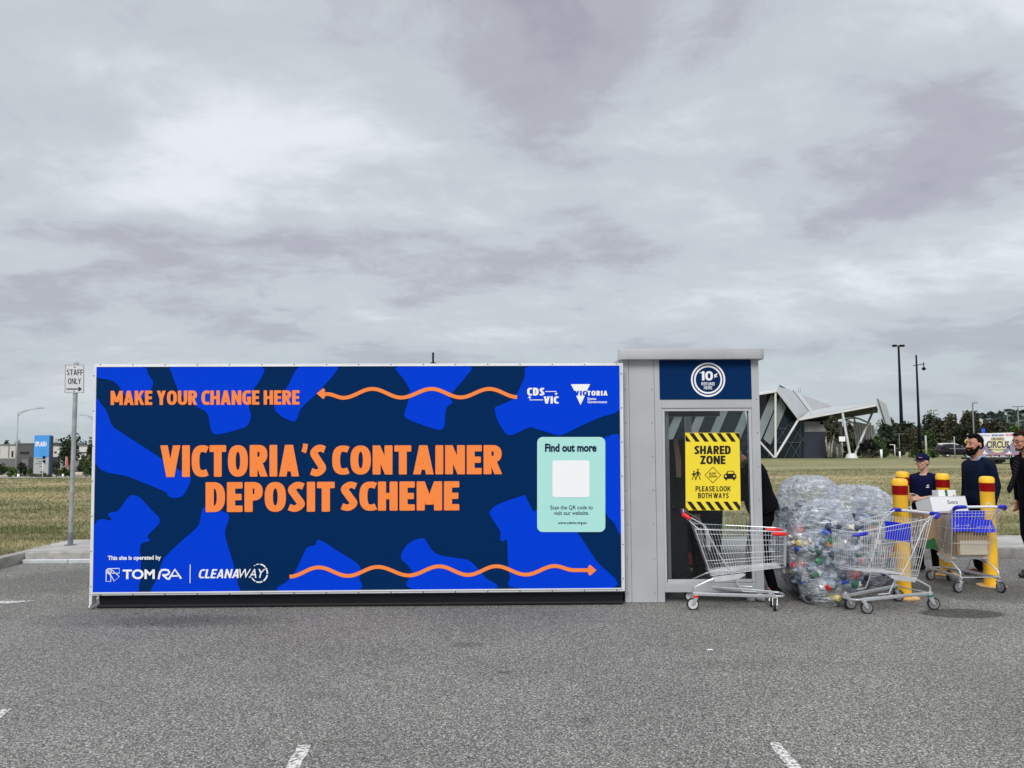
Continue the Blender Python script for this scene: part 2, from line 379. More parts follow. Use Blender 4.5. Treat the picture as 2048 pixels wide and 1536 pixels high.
pr = n_('ShaderNodeMath', operation='MULTIPLY'); lk(r2.outputs[0], pr.inputs[0]); lk(r3.outputs[0], pr.inputs[1])
sp = n_('ShaderNodeSeparateXYZ'); lk(co.outputs['Object'], sp.inputs[0])
wob = n_('ShaderNodeTexNoise'); wob.inputs['Scale'].default_value = 2.6; wob.inputs['Detail'].default_value = 6; lk(co.outputs['Object'], wob.inputs['Vector'])
val = pr.outputs[0]
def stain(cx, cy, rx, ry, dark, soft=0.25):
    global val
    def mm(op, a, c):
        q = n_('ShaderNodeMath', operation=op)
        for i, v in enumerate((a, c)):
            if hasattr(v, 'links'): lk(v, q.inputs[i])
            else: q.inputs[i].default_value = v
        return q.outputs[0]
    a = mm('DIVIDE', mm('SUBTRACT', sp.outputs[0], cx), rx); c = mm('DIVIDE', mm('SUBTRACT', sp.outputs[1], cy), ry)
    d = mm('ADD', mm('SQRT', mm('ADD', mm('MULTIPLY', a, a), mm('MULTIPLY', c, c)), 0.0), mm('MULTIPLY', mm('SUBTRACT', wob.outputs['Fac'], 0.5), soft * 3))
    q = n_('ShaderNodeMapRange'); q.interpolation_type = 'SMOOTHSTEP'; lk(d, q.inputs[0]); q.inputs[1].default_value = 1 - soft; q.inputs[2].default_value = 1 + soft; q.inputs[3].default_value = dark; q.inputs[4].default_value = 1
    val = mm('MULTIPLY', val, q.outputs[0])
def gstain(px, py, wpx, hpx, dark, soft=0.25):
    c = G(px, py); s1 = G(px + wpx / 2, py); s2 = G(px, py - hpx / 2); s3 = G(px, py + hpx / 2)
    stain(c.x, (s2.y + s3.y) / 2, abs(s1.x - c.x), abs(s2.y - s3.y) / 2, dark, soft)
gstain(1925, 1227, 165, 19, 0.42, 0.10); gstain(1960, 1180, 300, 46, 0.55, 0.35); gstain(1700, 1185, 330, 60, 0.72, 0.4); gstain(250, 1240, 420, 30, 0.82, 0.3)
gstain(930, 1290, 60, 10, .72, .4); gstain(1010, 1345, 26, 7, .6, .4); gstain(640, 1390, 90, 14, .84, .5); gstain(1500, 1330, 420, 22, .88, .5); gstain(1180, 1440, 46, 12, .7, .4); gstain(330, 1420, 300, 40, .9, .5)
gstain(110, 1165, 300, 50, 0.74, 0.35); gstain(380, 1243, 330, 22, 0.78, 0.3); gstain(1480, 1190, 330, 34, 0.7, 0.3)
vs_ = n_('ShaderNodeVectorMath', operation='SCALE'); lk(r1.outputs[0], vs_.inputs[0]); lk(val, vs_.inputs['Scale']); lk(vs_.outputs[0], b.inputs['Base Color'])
b.inputs['Roughness'].default_value = 0.85; b.inputs['Specular IOR Level'].default_value = 0.3
bp = n_('ShaderNodeBump'); bp.inputs['Strength'].default_value = 0.6; bp.inputs['Distance'].default_value = 0.006; lk(v1.outputs['Distance'], bp.inputs['Height']); lk(bp.outputs[0], b.inputs['Normal'])

gm = ground_mat('dry_grass_ground'); t, n_, lk = nodes_of(gm); b = t.nodes['Principled BSDF']; co = n_('ShaderNodeTexCoord')
def rnoise(scale, detail, rough, sx=1.0):
    mp = n_('ShaderNodeMapping'); mp.inputs['Scale'].default_value = (sx, 1, 1); lk(co.outputs['Object'], mp.inputs[0])
    q = n_('ShaderNodeTexNoise'); q.inputs['Scale'].default_value = scale; q.inputs['Detail'].default_value = detail; q.inputs['Roughness'].default_value = rough; lk(mp.outputs[0], q.inputs['Vector']); return q.outputs['Fac']
ga = rnoise(0.16, 6, 0.6, 0.25); gb = rnoise(9, 6, 0.8, 1.0); gc = rnoise(1.3, 5, 0.65, 0.5)
rr = n_('ShaderNodeValToRGB'); lk(ga, rr.inputs[0])
rr.color_ramp.elements[0].position = 0.36; rr.color_ramp.elements[0].color = (0.170, 0.182, 0.080, 1)
rr.color_ramp.elements[1].position = 0.60; rr.color_ramp.elements[1].color = (0.445, 0.375, 0.225, 1)
e = rr.color_ramp.elements.new(0.48); e.color = (0.285, 0.270, 0.148, 1)
sx_ = n_('ShaderNodeSeparateXYZ'); lk(co.outputs['Object'], sx_.inputs[0]); far_ = n_('ShaderNodeMapRange', clamp=True); lk(sx_.outputs[1], far_.inputs[0]); far_.inputs[1].default_value = 34; far_.inputs[2].default_value = 62; far_.inputs[3].default_value = 0; far_.inputs[4].default_value = .62
mxg = n_('ShaderNodeMix', data_type='RGBA'); lk(far_.outputs[0], mxg.inputs[0]); lk(rr.outputs[0], mxg.inputs[6]); mxg.inputs[7].default_value = (.20, .205, .095, 1)
q1 = n_('ShaderNodeMapRange'); lk(gb, q1.inputs[0]); q1.inputs[1].default_value = 0.3; q1.inputs[2].default_value = 0.7; q1.inputs[3].default_value = 0.45; q1.inputs[4].default_value = 1.5
q2 = n_('ShaderNodeMapRange'); lk(gc, q2.inputs[0]); q2.inputs[1].default_value = 0.3; q2.inputs[2].default_value = 0.7; q2.inputs[3].default_value = 0.75; q2.inputs[4].default_value = 1.2
q3 = n_('ShaderNodeMath', operation='MULTIPLY'); lk(q1.outputs[0], q3.inputs[0]); lk(q2.outputs[0], q3.inputs[1])
vv = n_('ShaderNodeVectorMath', operation='SCALE'); lk(mxg.outputs[2], vv.inputs[0]); lk(q3.outputs[0], vv.inputs['Scale']); lk(vv.outputs[0], b.inputs['Base Color'])
b.inputs['Roughness'].default_value = 0.95; b.inputs['Specular IOR Level'].default_value = 0.1

# one ground sheet to the horizon: dense near, coarse far
KX = -6.96; KY = 11.25
def grid(xs, ys, zf, name, m, kind='structure'):
    mb = MB(); nx = len(xs)
    vs = [(x, y, zf(x, y)) for y in ys for x in xs]
    mb.add(vs, [(j * nx + i, j * nx + i + 1, (j + 1) * nx + i + 1, (j + 1) * nx + i) for j in range(len(ys) - 1) for i in range(nx - 1)])
    o = mb.build(name, m, smooth='all', weld=False); o['kind'] = kind; return o
def car(a, b_, n): return [a + (b_ - a) * i / n for i in range(n + 1)]
ys = [12.62] + car(14, 60, 30) + car(65, 240, 50) + [300, 500, 1000, 3000, 6000]
xs = [-6000, -2000, -700] + car(-300, 300, 120) + [700, 2000, 6000]
grid(xs, ys, terr, 'ground', gm)
asphalt = MB(); asphalt.add([(-6000, -3000, 0), (6000, -3000, 0), (6000, 11.4, 0), (-6000, 11.4, 0)], [(0, 1, 2, 3)])
tag(asphalt.build('car_park_asphalt', asph), kind='structure')
# grass island left of the car park edge
gi = MB(); gi.add([(-300, -40, .136), (KX - .16, -40, .136), (KX - .16, 12.62, .136), (-300, 12.62, .136)], [(0, 1, 2, 3)])
tag(gi.build('grass_verge', gm), kind='structure')
conc = mat('concrete', (0.40, 0.385, 0.36), 0.85, var=0.22, vscale=3.0, bump=0.3, bscale=90)
conc2 = mat('kerb_concrete', (0.34, 0.325, 0.30), 0.88, var=0.30, vscale=6.0, bump=0.4, bscale=60)
KH = 0.145
k = MB()
def kerb_block(x0, x1): k.box((x0, KY, -.05), (x1 - .008, KY + .16, KH))
x = KX
while x < 80: kerb_block(x, x + 1.2); x += 1.2
y = KY + .16
while y > -40: k.box((KX - .17, y - 1.2, -.05), (KX - .006, y - .008, KH)); y -= 1.2
tag(k.build('kerb', conc2, bevel=0.018, smooth=True), kind='structure')
p = MB(); p.box((KX - .17, KY + .163, 0), (80, 12.7, KH - .004))
tag(p.build('footpath', conc), kind='structure')
s = MB(); s.box((KX + .02, KY - .075, 0), (-6.3, KY - .004, .055)); s.box((-6.29, KY - .075, 0), (2.0, KY - .004, .058))
tag(s.build('gutter_strip', mat('galvanised_strip', (0.62, 0.64, 0.66), 0.45, metal=0.3, var=0.15, vscale=5), bevel=.006), kind='structure')

# white bay lines, worn
pm = ground_mat('worn_white_paint'); t, n_, lk = nodes_of(pm); b = t.nodes['Principled BSDF']; co = n_('ShaderNodeTexCoord')
q = n_('ShaderNodeTexNoise'); q.inputs['Scale'].default_value = 38; q.inputs['Detail'].default_value = 6; q.inputs['Roughness'].default_value = .75; lk(co.outputs['Object'], q.inputs['Vector'])
cr = n_('ShaderNodeValToRGB'); lk(q.outputs['Fac'], cr.inputs[0]); cr.color_ramp.elements[0].position = .44; cr.color_ramp.elements[0].color = (.16, .16, .155, 1); cr.color_ramp.elements[1].position = .54; cr.color_ramp.elements[1].color = (.74, .72, .68, 1)
lk(cr.outputs[0], b.inputs['Base Color']); b.inputs['Roughness'].default_value = .8
for q in ([(596, 1489), (621, 1490), (596, 1545), (566, 1545)], [(1539, 1485), (1560, 1484), (1611, 1545), (1581, 1545)], [(-60, 1418), (24, 1418), (0, 1436), (-90, 1460)], [(-60, 1203), (70, 1201), (40, 1205), (-60, 1213)]):
    mb = MB(); pts = [G(a, c, .004) for a, c in q]; n = len(pts); fine_ = []
    for i in range(n):
        a, c = pts[i], pts[(i + 1) % n]
        for s_ in range(8):
            v = a.lerp(c, s_ / 8); v += Vector((random.uniform(-.006, .006), random.uniform(-.006, .006), 0)); fine_.append(v)
    mb.add(fine_, [tuple(range(len(fine_)))]); tag(mb.build('bay_line', pm), kind='structure')

# tufts of dry grass near the path
def tufts(xa, xb, ya, yb, n, h):
    for _ in range(n):
        y = ya + (yb - ya) * random.random() ** 1.9; x = random.uniform(xa(y), xb(y))
        if mnoise.noise(Vector((x * .35, y * .9, 3))) < -0.25 and random.random() < .7: continue
        z = terr(x, y); a = random.uniform(0, math.pi); hh = h * random.uniform(.4, 1.25); wd = .008 + .0012 * (y - 12)
        c, s_ = math.cos(a) * wd, math.sin(a) * wd; lx, ly = random.uniform(-.5, .5) * hh, random.uniform(-.5, .5) * hh
        gbm.add([(x - c, y - s_, z), (x + c, y + s_, z), (x + lx, y + ly, z + hh)], [(0, 1, 2)])
gbm = MB()
tufts(lambda y: -.70 * y, lambda y: -.50 * y, 12.72, 48, 30000, .05)
tufts(lambda y: .27 * y, lambda y: .72 * y, 12.74, 48, 46000, .05)
tufts(lambda y: -.75 * y, lambda y: -7.1, 9.6, 12.75, 9000, .06)
tag(gbm.build('grass', gm, weld=False), 'short dry grass of the field behind the car park', 'grass', kind='stuff')

# ------------------------------------------------------------------ the blue container
white = mat('white_aluminium', (0.72, 0.73, 0.74), 0.42, var=0.06, vscale=3)
cream = mat('container_paint', (0.55, 0.56, 0.56), 0.55, var=0.1, vscale=2)
black = mat('black_rubber', (0.008, 0.009, 0.012), 0.8, var=0.2, vscale=9)
navy = mat('banner_navy', (0.0012, 0.024, 0.100), 0.8, spec=0.04)
blue = mat('banner_blue', (0.0010, 0.050, 0.68), 0.8, spec=0.04)
orange = mat('banner_orange', (1.0, 0.27, 0.065), 0.8, spec=0.04)
lwhite = mat('print_white', (0.93, 0.93, 0.95), 0.5, spec=0.04)
mint = mat('print_mint', (0.44, 0.80, 0.74), 0.5, spec=0.04)
ink = mat('print_dark', (0.012, 0.022, 0.06), 0.5, spec=0.04)
A_ = Vector((*P(183, 1212, 8.20).xy, 0)); B_ = Vector((*P(1247, 1204, 8.28).xy, 0))
PL = Plane(A_, B_)
cont = empty('container', A_, 'long blue container with orange lettering and wavy arrows on its side', 'container')
dn = -PL.n
def onp(px, py, off=0): return PL.at(px, py, off)
def slab(mb, x0, y0, x1, y1, off, th):
    mb.prism([PL.at(x0, y0, off), PL.at(x1, y0, off), PL.at(x1, y1, off), PL.at(x0, y1, off)], PL.n * -th)
L0 = A_; L1 = B_; H = onp(190, 729).z
body = MB(); a = L0 + PL.t * .03; c = L1 - PL.t * .0
body.prism([a + dn * .03 + Vector((0, 0, .13)), c + dn * .03 + Vector((0, 0, .13)), c + dn * .03 + Vector((0, 0, H - .01)), a + dn * .03 + Vector((0, 0, H - .01))], dn * 2.4)
for i in range(14):     # ribs on the left end wall
    o_ = a + dn * (.15 + i * .165); body.prism([o_ + Vector((0, 0, .2)), o_ + dn * .08 + Vector((0, 0, .2)), o_ + dn * .08 + Vector((0, 0, H - .12)), o_ + Vector((0, 0, H - .12))], PL.t * -.025)
body.build('body', cream, cont, bevel=.006)
sk = MB(); sk.prism([L0 + PL.t * .05 + dn * .07 + Vector((0, 0, .004)), L1 + dn * .07 + Vector((0, 0, .004)), L1 + dn * .045 + Vector((0, 0, .125)), L0 + PL.t * .05 + dn * .045 + Vector((0, 0, .125))], dn * .10)
sk.tube([L0 + PL.t * .05 + dn * .03 + Vector((0, 0, .022)), L1 + dn * .03 + Vector((0, 0, .022))], .018, 12)
sk.build('skirt', black, cont, smooth=True)
# frame of the banner
fr = MB()
TL, TR, BL, BR = (190.5, 728.5), (1245, 727), (184.0, 1190), (1249, 1181)
iTL, iTR, iBL, iBR = (196.5, 734.5), (1238.6, 732), (188.3, 1186), (1243, 1176.5)
def quadpx(q, off, th, mb): mb.prism([PL.at(*v, off) for v in q], PL.n * -th)
quadpx([TL, TR, iTR, iTL], .03, .06, fr); quadpx([iBL, iBR, BR, BL], .03, .06, fr)
quadpx([TL, iTL, iBL, (181.5, 1190)], .0302, .06, fr); quadpx([iTR, TR, BR, iBR], .0302, .06, fr)
quadpx([(196, 733), (1239, 730.6), (1239, 732), (196, 734.8)], .042, .012, fr); quadpx([(188, 1183.4), (1243, 1174.4), (1243, 1176.9), (188, 1186.4)], .042, .012, fr)
quadpx([(195.5, 734), (197, 734), (189.3, 1185), (187.6, 1185)], .0421, .012, fr); quadpx([(1237.8, 732), (1239, 732), (1243.6, 1176), (1242, 1176)], .0421, .012, fr)
frame = fr.build('frame', white, cont, bevel=.002)
qz = MB(); quadpx([(181.2, 1190), (187.2, 1190), (186.2, 1208), (181, 1212)], .032, .10, qz)
qz.tube([PL.at(183, 1212, .05), PL.at(172, 1206, -.25)], .012, 6); qz.build('corner_foot', white, cont, bevel=.004)
rvm = mat('rivet_grey', (.12, .12, .12), .5)
def rivet(c_): q = MB(); q.ell(c_, (.007, .004, .007), 8, 5); q.build('rivet', rvm, frame)
for i in range(17):
    x = 204 + i * 64.3; rivet(PL.at(x, 730.2 - i * .08, .031)); rivet(PL.at(x, 1188.4 - i * .56, .032))
for i in range(7): rivet(PL.at(190.9 - i * 1.05, 752 + i * 70, .0312)); rivet(PL.at(1242 + i * .6, 748 + i * 68, .0312))
top = MB(); top.tube([PL.at(864.5, 727, -.1), PL.at(864.5, 703, -.1)], .011, 8); top.lathe([(0, 0), (.03, 0), (.03, .02), (0, .02)], PL.at(864.5, 727, -.1), 12); top.build('antenna', black, cont)
tr = MB()   # things lying along the roof edge
tr.tube([PL.at(192, 728, -.2), PL.at(215, 726, -.2), PL.at(232, 727.6, -.2)], .006, 6); tr.build('roof_cable', white, cont); tr = MB(); tr.tube([PL.at(1165, 726.5, -.3), PL.at(1175, 723.5, -.3), PL.at(1185, 724.5, -.3), PL.at(1236, 725.5, -.3)], .02, 6)
tr.build('roof_cable', white, cont)
bn = MB(); dpoly(bn, PL, [(196, 734), (1239, 731), (1243.5, 1177), (188, 1186.5)], .034, .01); banner = bn.build('banner', navy, cont)

C2 = lambda pts: [(180 + x / 4.096, 710 + y / 4.096) for x, y in pts]
C3 = lambda pts: [(180 + x / 4.096, 1000 + y / 4.096) for x, y in pts]
C4 = lambda pts: [(640 + x / 3.303, 710 + y / 3.303) for x, y in pts]
C5 = lambda pts: [(640 + x / 3.303, 950 + y / 3.303) for x, y in pts]
blobs = [
 C2([(68, 100), (260, 100), (455, 100), (490, 160), (530, 228), (505, 292), (455, 350), (380, 372), (310, 340), (270, 285), (215, 222), (140, 200), (68, 180)]),
 C2([(690, 100), (1050, 100), (1408, 100), (1412, 190), (1345, 290), (1312, 410), (1327, 500), (1300, 575), (1240, 605), (1060, 650), (1003, 615), (970, 480), (880, 420), (760, 330), (705, 220), (683, 150)]),
 C2([(1720, 100), (1880, 100), (2040, 100), (1890, 290), (1740, 435), (1700, 530), (1660, 542), (1560, 490), (1520, 410), (1620, 270)]),
 C2([(63, 388), (110, 410), (150, 460), (195, 575), (255, 625), (430, 738), (600, 850), (760, 950), (838, 1002), (790, 1128), (725, 1170), (650, 1152), (620, 1115), (340, 1000), (58, 886)]),
 C2([(48, 1396), (185, 1350), (163, 1310), (185, 1287), (245, 1270), (330, 1160), (370, 1147), (420, 1165), (520, 1270), (587, 1360), (488, 1475), (503, 1518)]) + C3([(428, 365), (430, 500), (430, 640), (415, 690), (380, 752), (30, 764)]),
 C3([(945, 58), (1080, 85), (1150, 128), (1117, 250), (1128, 330), (1185, 520), (1220, 680), (1215, 748), (900, 752), (533, 756), (560, 640), (600, 510), (640, 448), (770, 325), (890, 218), (915, 150)]),
 [(562, 1180.8), (580, 1158), (595, 1137), (612, 1100), (620, 1092), (632, 1089), (641, 1079), (680, 1103), (719, 1129), (720, 1156), (713, 1179)],
 C5([(610, 748), (610, 640), (575, 585), (538, 545), (560, 480), (615, 432), (680, 415), (702, 430), (740, 490), (790, 525), (890, 543), (980, 560), (1035, 605), (1095, 675), (1152, 745)]),
 C5([(1302, 743), (1255, 665), (1240, 560), (1235, 430), (1205, 436), (1188, 418), (1190, 370), (1125, 262), (1130, 230), (1180, 190), (1340, 135), (1362, 148), (1408, 235), (1450, 232), (1620, 300), (1700, 380), (1820, 560), (1940, 740)]),
 [(1207, 881), (1216, 873), (1226, 869), (1238.5, 878), (1239.5, 970), (1241, 1066), (1228, 1046), (1210, 1021), (1208, 950)],
 C4([(1382, 76), (1680, 73), (1975, 72), (1975, 220), (1975, 362), (1850, 412), (1740, 460), (1690, 485), (1600, 527), (1560, 527), (1430, 490), (1380, 480), (1255, 530), (1200, 480), (1165, 410), (1157, 350), (1185, 335), (1280, 290), (1310, 240), (1350, 150)]),
 C4([(510, 78), (750, 76), (992, 76), (960, 150), (880, 245), (858, 282), (876, 315), (835, 355), (825, 460), (805, 490), (765, 490), (650, 452), (563, 410), (572, 350), (590, 290), (583, 260), (597, 235), (555, 160)])]
bb = MB()
def lim(q):
    x, y = q; f = (y - 734) / 448; g = (x - 190) / 1050
    return (max(196.3 - 8 * f, min(1238.8 + 4.2 * f, x)), max(734.4 - 2.4 * g, min(1185.9 - 9 * g, y)))
for pts in blobs: dpoly(bb, PL, [lim(q) for q in smooth_px(pts, 5)], .0365)
bb.build('printed_pattern', blue, banner)
ar = MB()
def wave(keys):                 # rounded wave through crests and troughs
    out = []
    for (xa_, ya_), (xb_, yb_) in zip(keys, keys[1:]):
        for i in range(12): u = i / 12; out.append((xa_ + (xb_ - xa_) * u, ya_ + (yb_ - ya_) * (1 - math.cos(math.pi * u)) / 2))
    return out + [keys[-1]]
w1 = [(644, 788)] + wave([(656, 788.5), (688.4, 796), (746, 778.2), (803.5, 795.6), (864, 778.2), (921.6, 795.2), (979, 778.2), (1034, 794.5)])
w2 = wave([(581, 1152), (639, 1133.5), (697.5, 1150.5), (756.6, 1132.6), (818.6, 1149.6), (879, 1131.4), (936.7, 1148.6), (992.7, 1131.2), (1051.7, 1148), (1109, 1130.8), (1147, 1139)]) + [(1184, 1139.2)]
for t0, s_, wv_ in (((635, 787.5), 1, w1), ((1192, 1139.2), -1, w2)):
    ar = MB(); dribbon(ar, PL, wv_, 7.4, .0385); x, y = t0; dpoly(ar, PL, [(x, y), (x + s_ * 13, y - 11), (x + s_ * 17, y - 7), (x + s_ * 14.5, y), (x + s_ * 17, y + 7), (x + s_ * 13, y + 11)], .039); ar.build('arrow', orange, banner)
for txt, bx_, kw in (('MAKE YOUR CHANGE HERE', (225, 781.5, 601, 810), dict(hx=.125, hy=.10, slope=-1, space=.24)), ("VICTORIA'S", (324, 890, 654, 953), dict(slope=-1.5)), ('CONTAINER', (666, 890.5, 1004, 948.5), dict(slope=-1)), ('DEPOSIT', (414, 963.5, 671, 1023), dict(slope=-1)), ('SCHEME', (683, 962.5, 919, 1020.5), dict(slope=-1))):
    tx = MB(); gtext(tx, PL, txt, *bx_, .0400, **kw); tx.build('lettering', orange, banner)
tw = MB()
dtext(tw, PL, 'This site is operated by', 219.5, 1110, 325.5, 1121, .0400, .03, slope=-1)
tw.build('caption', lwhite, banner); tw = MB()
dtext(tw, PL, 'TOM', 249, 1137.5, 313, 1157, .0400, .03, slope=-.4)
dribbon(tw, PL, [(320.5, 1157), (323, 1144), (327, 1138.6), (334, 1138.2), (340, 1139.5), (342, 1143), (340, 1147), (334, 1149), (328, 1148.5)], 3.9, .0400)
dribbon(tw, PL, [(329.5, 1148.5), (338, 1156.5)], 3.9, .0404); dribbon(tw, PL, [(338, 1156), (341, 1157), (353, 1137.5), (365.5, 1155.8)], 3.9, .0402); dribbon(tw, PL, [(346.5, 1150.6), (359, 1150.4)], 3, .0405)
for q in ([(219, 1136), (242.5, 1135.5), (242.3, 1145), (228.5, 1145.2)], [(216.3, 1138), (216, 1161.5), (225.4, 1161.4), (225.6, 1150.5), (217, 1139)], [(218.5, 1136.5), (232.5, 1161), (242.5, 1151.8), (227, 1138)]):
    dribbon(tw, PL, q, 1.5, .0401, closed=True)
dribbon(tw, PL, dcirc(221.5, 1141.3, 5, 20), 1.2, .0403, closed=True)
tw.build('operator_emblem', lwhite, banner); tw = MB()
dribbon(tw, PL, [(383.5, 1127.5), (383, 1165)], 1.4, .0400)
tw.build('divider_line', lwhite, banner); tw = MB()
gtext(tw, PL, 'CLEANA', 399, 1137, 480, 1155, .0400, hx=.10, hy=.08, gap=.09, shear=.22, slope=-.5); dtext(tw, PL, 'WAY', 481, 1136.5, 533, 1154.5, .0402, .004, shear=.28)
for a0, a1, w_ in ((-110, -88, 1.6), (-80, -40, 2.6), (-35, 5, 2.8), (12, 58, 3.0), (66, 110, 2.6), (116, 150, 2.2), (-128, -116, 1.2)):
    dribbon(tw, PL, [(520.5 + 16.5 * math.cos(R(a0 + (a1 - a0) * k / 8)), 1145 + 18 * math.sin(R(a0 + (a1 - a0) * k / 8))) for k in range(9)], w_, .0404)
tw.build('operator_emblem', lwhite, banner); tw = MB()
gtext(tw, PL, 'CDS', 1054, 776, 1088.5, 791.5, .0400, gap=.1); gtext(tw, PL, 'VIC', 1087, 793, 1116.5, 807.5, .0400, gap=.1)
dribbon(tw, PL, [(1090, 783.5), (1112, 783.3), (1112, 788)], 1.5, .0400); dpoly(tw, PL, [(1108.3, 786.8), (1115, 786.8), (1111.7, 791)], .0404)
dribbon(tw, PL, [(1086, 800), (1059.3, 800.2), (1059, 795)], 1.5, .0400); dpoly(tw, PL, [(1055.4, 796.4), (1062.6, 796.4), (1059, 791.8)], .0404)
tw.build('scheme_emblem', lwhite, banner); tw = MB()
dpoly(tw, PL, [(1141, 769), (1179.5, 768.7), (1173, 782), (1148, 782)], .0400); dpoly(tw, PL, [(1151.5, 792), (1169, 791.8), (1160.3, 810.5)], .0400)
dpoly(tw, PL, [(1148, 782), (1173, 782), (1169, 791.8), (1151.8, 792)], .0399)
gtext(tw, PL, 'TORIA', 1173.5, 782, 1214, 791.6, .0402, gap=.13); dtext(tw, PL, 'State', 1174, 795.2, 1191.5, 800.4, .0400, .02); dtext(tw, PL, 'Government', 1174, 801.4, 1213, 806.8, .0400, .02)
tw.build('state_emblem', lwhite, banner)
tv = MB(); gtext(tv, PL, 'VIC', 1148, 782, 1172, 791.6, .0425, gap=.13); tv.build('emblem_lettering', blue, banner)
pn = MB(); drrect(pn, PL, 1074, 874, 1209.5, 1063, 11, .0420); panel = pn.build('notice_panel', mint, banner)
pw = MB(); drrect(pw, PL, 1104.5, 920.5, 1178, 993.8, 4, .0440); pw.build('notice_square', lwhite, banner)
for tx_, bx_, bd_ in (('Find out more', (1089.5, 887, 1192, 903.5), .04), ('Scan the QR code to', (1100, 1010, 1184.5, 1019.5), .006), ('visit our website.', (1107, 1021, 1177, 1029), .006), ('www.cdsvic.org.au', (1115, 1042, 1172, 1048.5), .02)):
    pt = MB(); dtext(pt, PL, tx_, *bx_, .0440, bd_, slope=-.3); pt.build('notice_lettering', ink, banner)
ft = MB()
for xx, dd in ((.25, .3), (5.2, .3), (.25, 2.2), (5.2, 2.2)):
    c_ = L0 + PL.t * xx + dn * dd; ft = MB(); ft.box((c_.x - .08, c_.y - .08, .003), (c_.x + .08, c_.y + .08, .13)); ft.build('support_foot', black, cont)

# ------------------------------------------------------------------ the kiosk
grey = mat('kiosk_grey', (0.445, 0.46, 0.475), 0.5, var=0.09, vscale=1.6, spec=.3)
seam = mat('dark_seam', (0.06, 0.065, 0.07), 0.7)
KYF = 8.38
KP = Plane((0, KYF, 0), (1, KYF, 0))
kio = empty('kiosk', (1.95, 9.4, 0), 'grey refund kiosk with flat canopy, navy sign and tall glass side', 'kiosk')
def kx(px, py=960, Y=KYF): return P(px, py, Y).x
def kz(py, px=1400, Y=KYF): return P(px, py, Y).z
X0 = kx(1250, 1150); X1 = kx(1528, 1150); XG0 = kx(1329.5, 1150); XG1 = kx(1511.5, 1150)
pill = MB()
xa, xb, xc = X0, kx(1263.5, 1150), kx(1315, 1150)
ztop = kz(712)
pill.box((xa, KYF, .004), (xb - .002, 10.7, ztop)); pill.box((xb + .001, KYF + .001, .004), (xc - .002, 10.7, ztop)); pill.box((xc + .001, KYF, .004), (XG0, KYF + .12, ztop))
pill.box((XG1, KYF, kz(1186)), (X1, KYF + .08, ztop)); pill.box((XG0, KYF + .001, kz(1184.5)), (XG1, KYF + .08, kz(1166)))
pill.box((XG0, KYF + .001, kz(816)), (XG1, KYF + .08, kz(799))); pill.box((XG1 + .01, KYF + .006, .03), (X1 - .02, KYF + .066, kz(1184)))
pill.box((2.36, 10.62, .0), (2.44, 10.70, ztop))
pill.build('wall_panel', grey, kio, bevel=.003)
sm = MB(); sm.box((xb - .0015, KYF + .004, .02), (xb + .0005, KYF + .02, ztop)); sm.box((xc - .0015, KYF + .004, .02), (xc + .0005, KYF + .02, ztop)); sm.build('panel_seam', seam, kio)
can = MB(); z0, z1 = kz(718, 1400, 8.28), kz(697, 1400, 8.28); xl, xr, yf, yb = kx(1237, 707, 8.28), kx(1531, 707, 8.28), 8.28, 10.85; rc = .07
pts = []
for cx, cy, a0 in ((xr - rc, yf + rc, -90), (xr - rc, yb - rc, 0), (xl + rc + .38, yb - rc, 90), (xl + rc, yf + rc, 180)):
    for k_ in range(7): a = R(a0 + 15 * k_); pts.append(Vector((cx + rc * math.cos(a), cy + rc * math.sin(a), z0)))
can.prism(pts, (0, 0, z1 - z0)); can.build('canopy', grey, kio, bevel=.006, smooth=True)
sg = MB(); sg.box((XG0 - .02, KYF - .006, kz(798.5)), (XG1 + .004, KYF + .05, z0 - .002)); sign = sg.build('header_sign', mat('sign_navy', (0.0025, 0.026, 0.105), .45, spec=.04), kio)
sl = MB(); cxs, cys = 1415.8, 759.5
for r_, w_ in ((32.5, 3.4), (26.5, 3.4)): dribbon(sl, KP, dcirc(cxs, cys, r_, 64), w_, .0085, closed=True)
gtext(sl, KP, '10', 1399.5, 742.5, 1425.5, 761, .0085, hx=.11, hy=.1); dtext(sl, KP, '¢', 1427.5, 746.5, 1434.5, 756, .0085, .03)
gtext(sl, KP, 'REFUND', 1402.5, 764.6, 1429, 771, .0085, hx=.08, hy=.075, gap=.14); gtext(sl, KP, 'HERE', 1407.5, 772.4, 1424, 778.8, .0085, hx=.08, hy=.075, gap=.14)
sl.build('sign_lettering', lwhite, sign)
wf = MB(); za, zb_ = kz(1165.5), kz(816.5)
g1 = .03
wf.box((XG0, KYF + .012, za), (XG0 + g1, KYF + .06, zb_)); wf.box((XG1 - g1, KYF + .012, za), (XG1, KYF + .06, zb_)); wf.box((XG0 + g1, KYF + .012, zb_ - g1), (XG1 - g1, KYF + .06, zb_)); wf.box((XG0 + g1, KYF + .012, za), (XG1 - g1, KYF + .06, za + g1))
wframe = wf.build('window_frame', mat('frame_light', (.50, .51, .53), .45, var=.04), kio, bevel=.003)
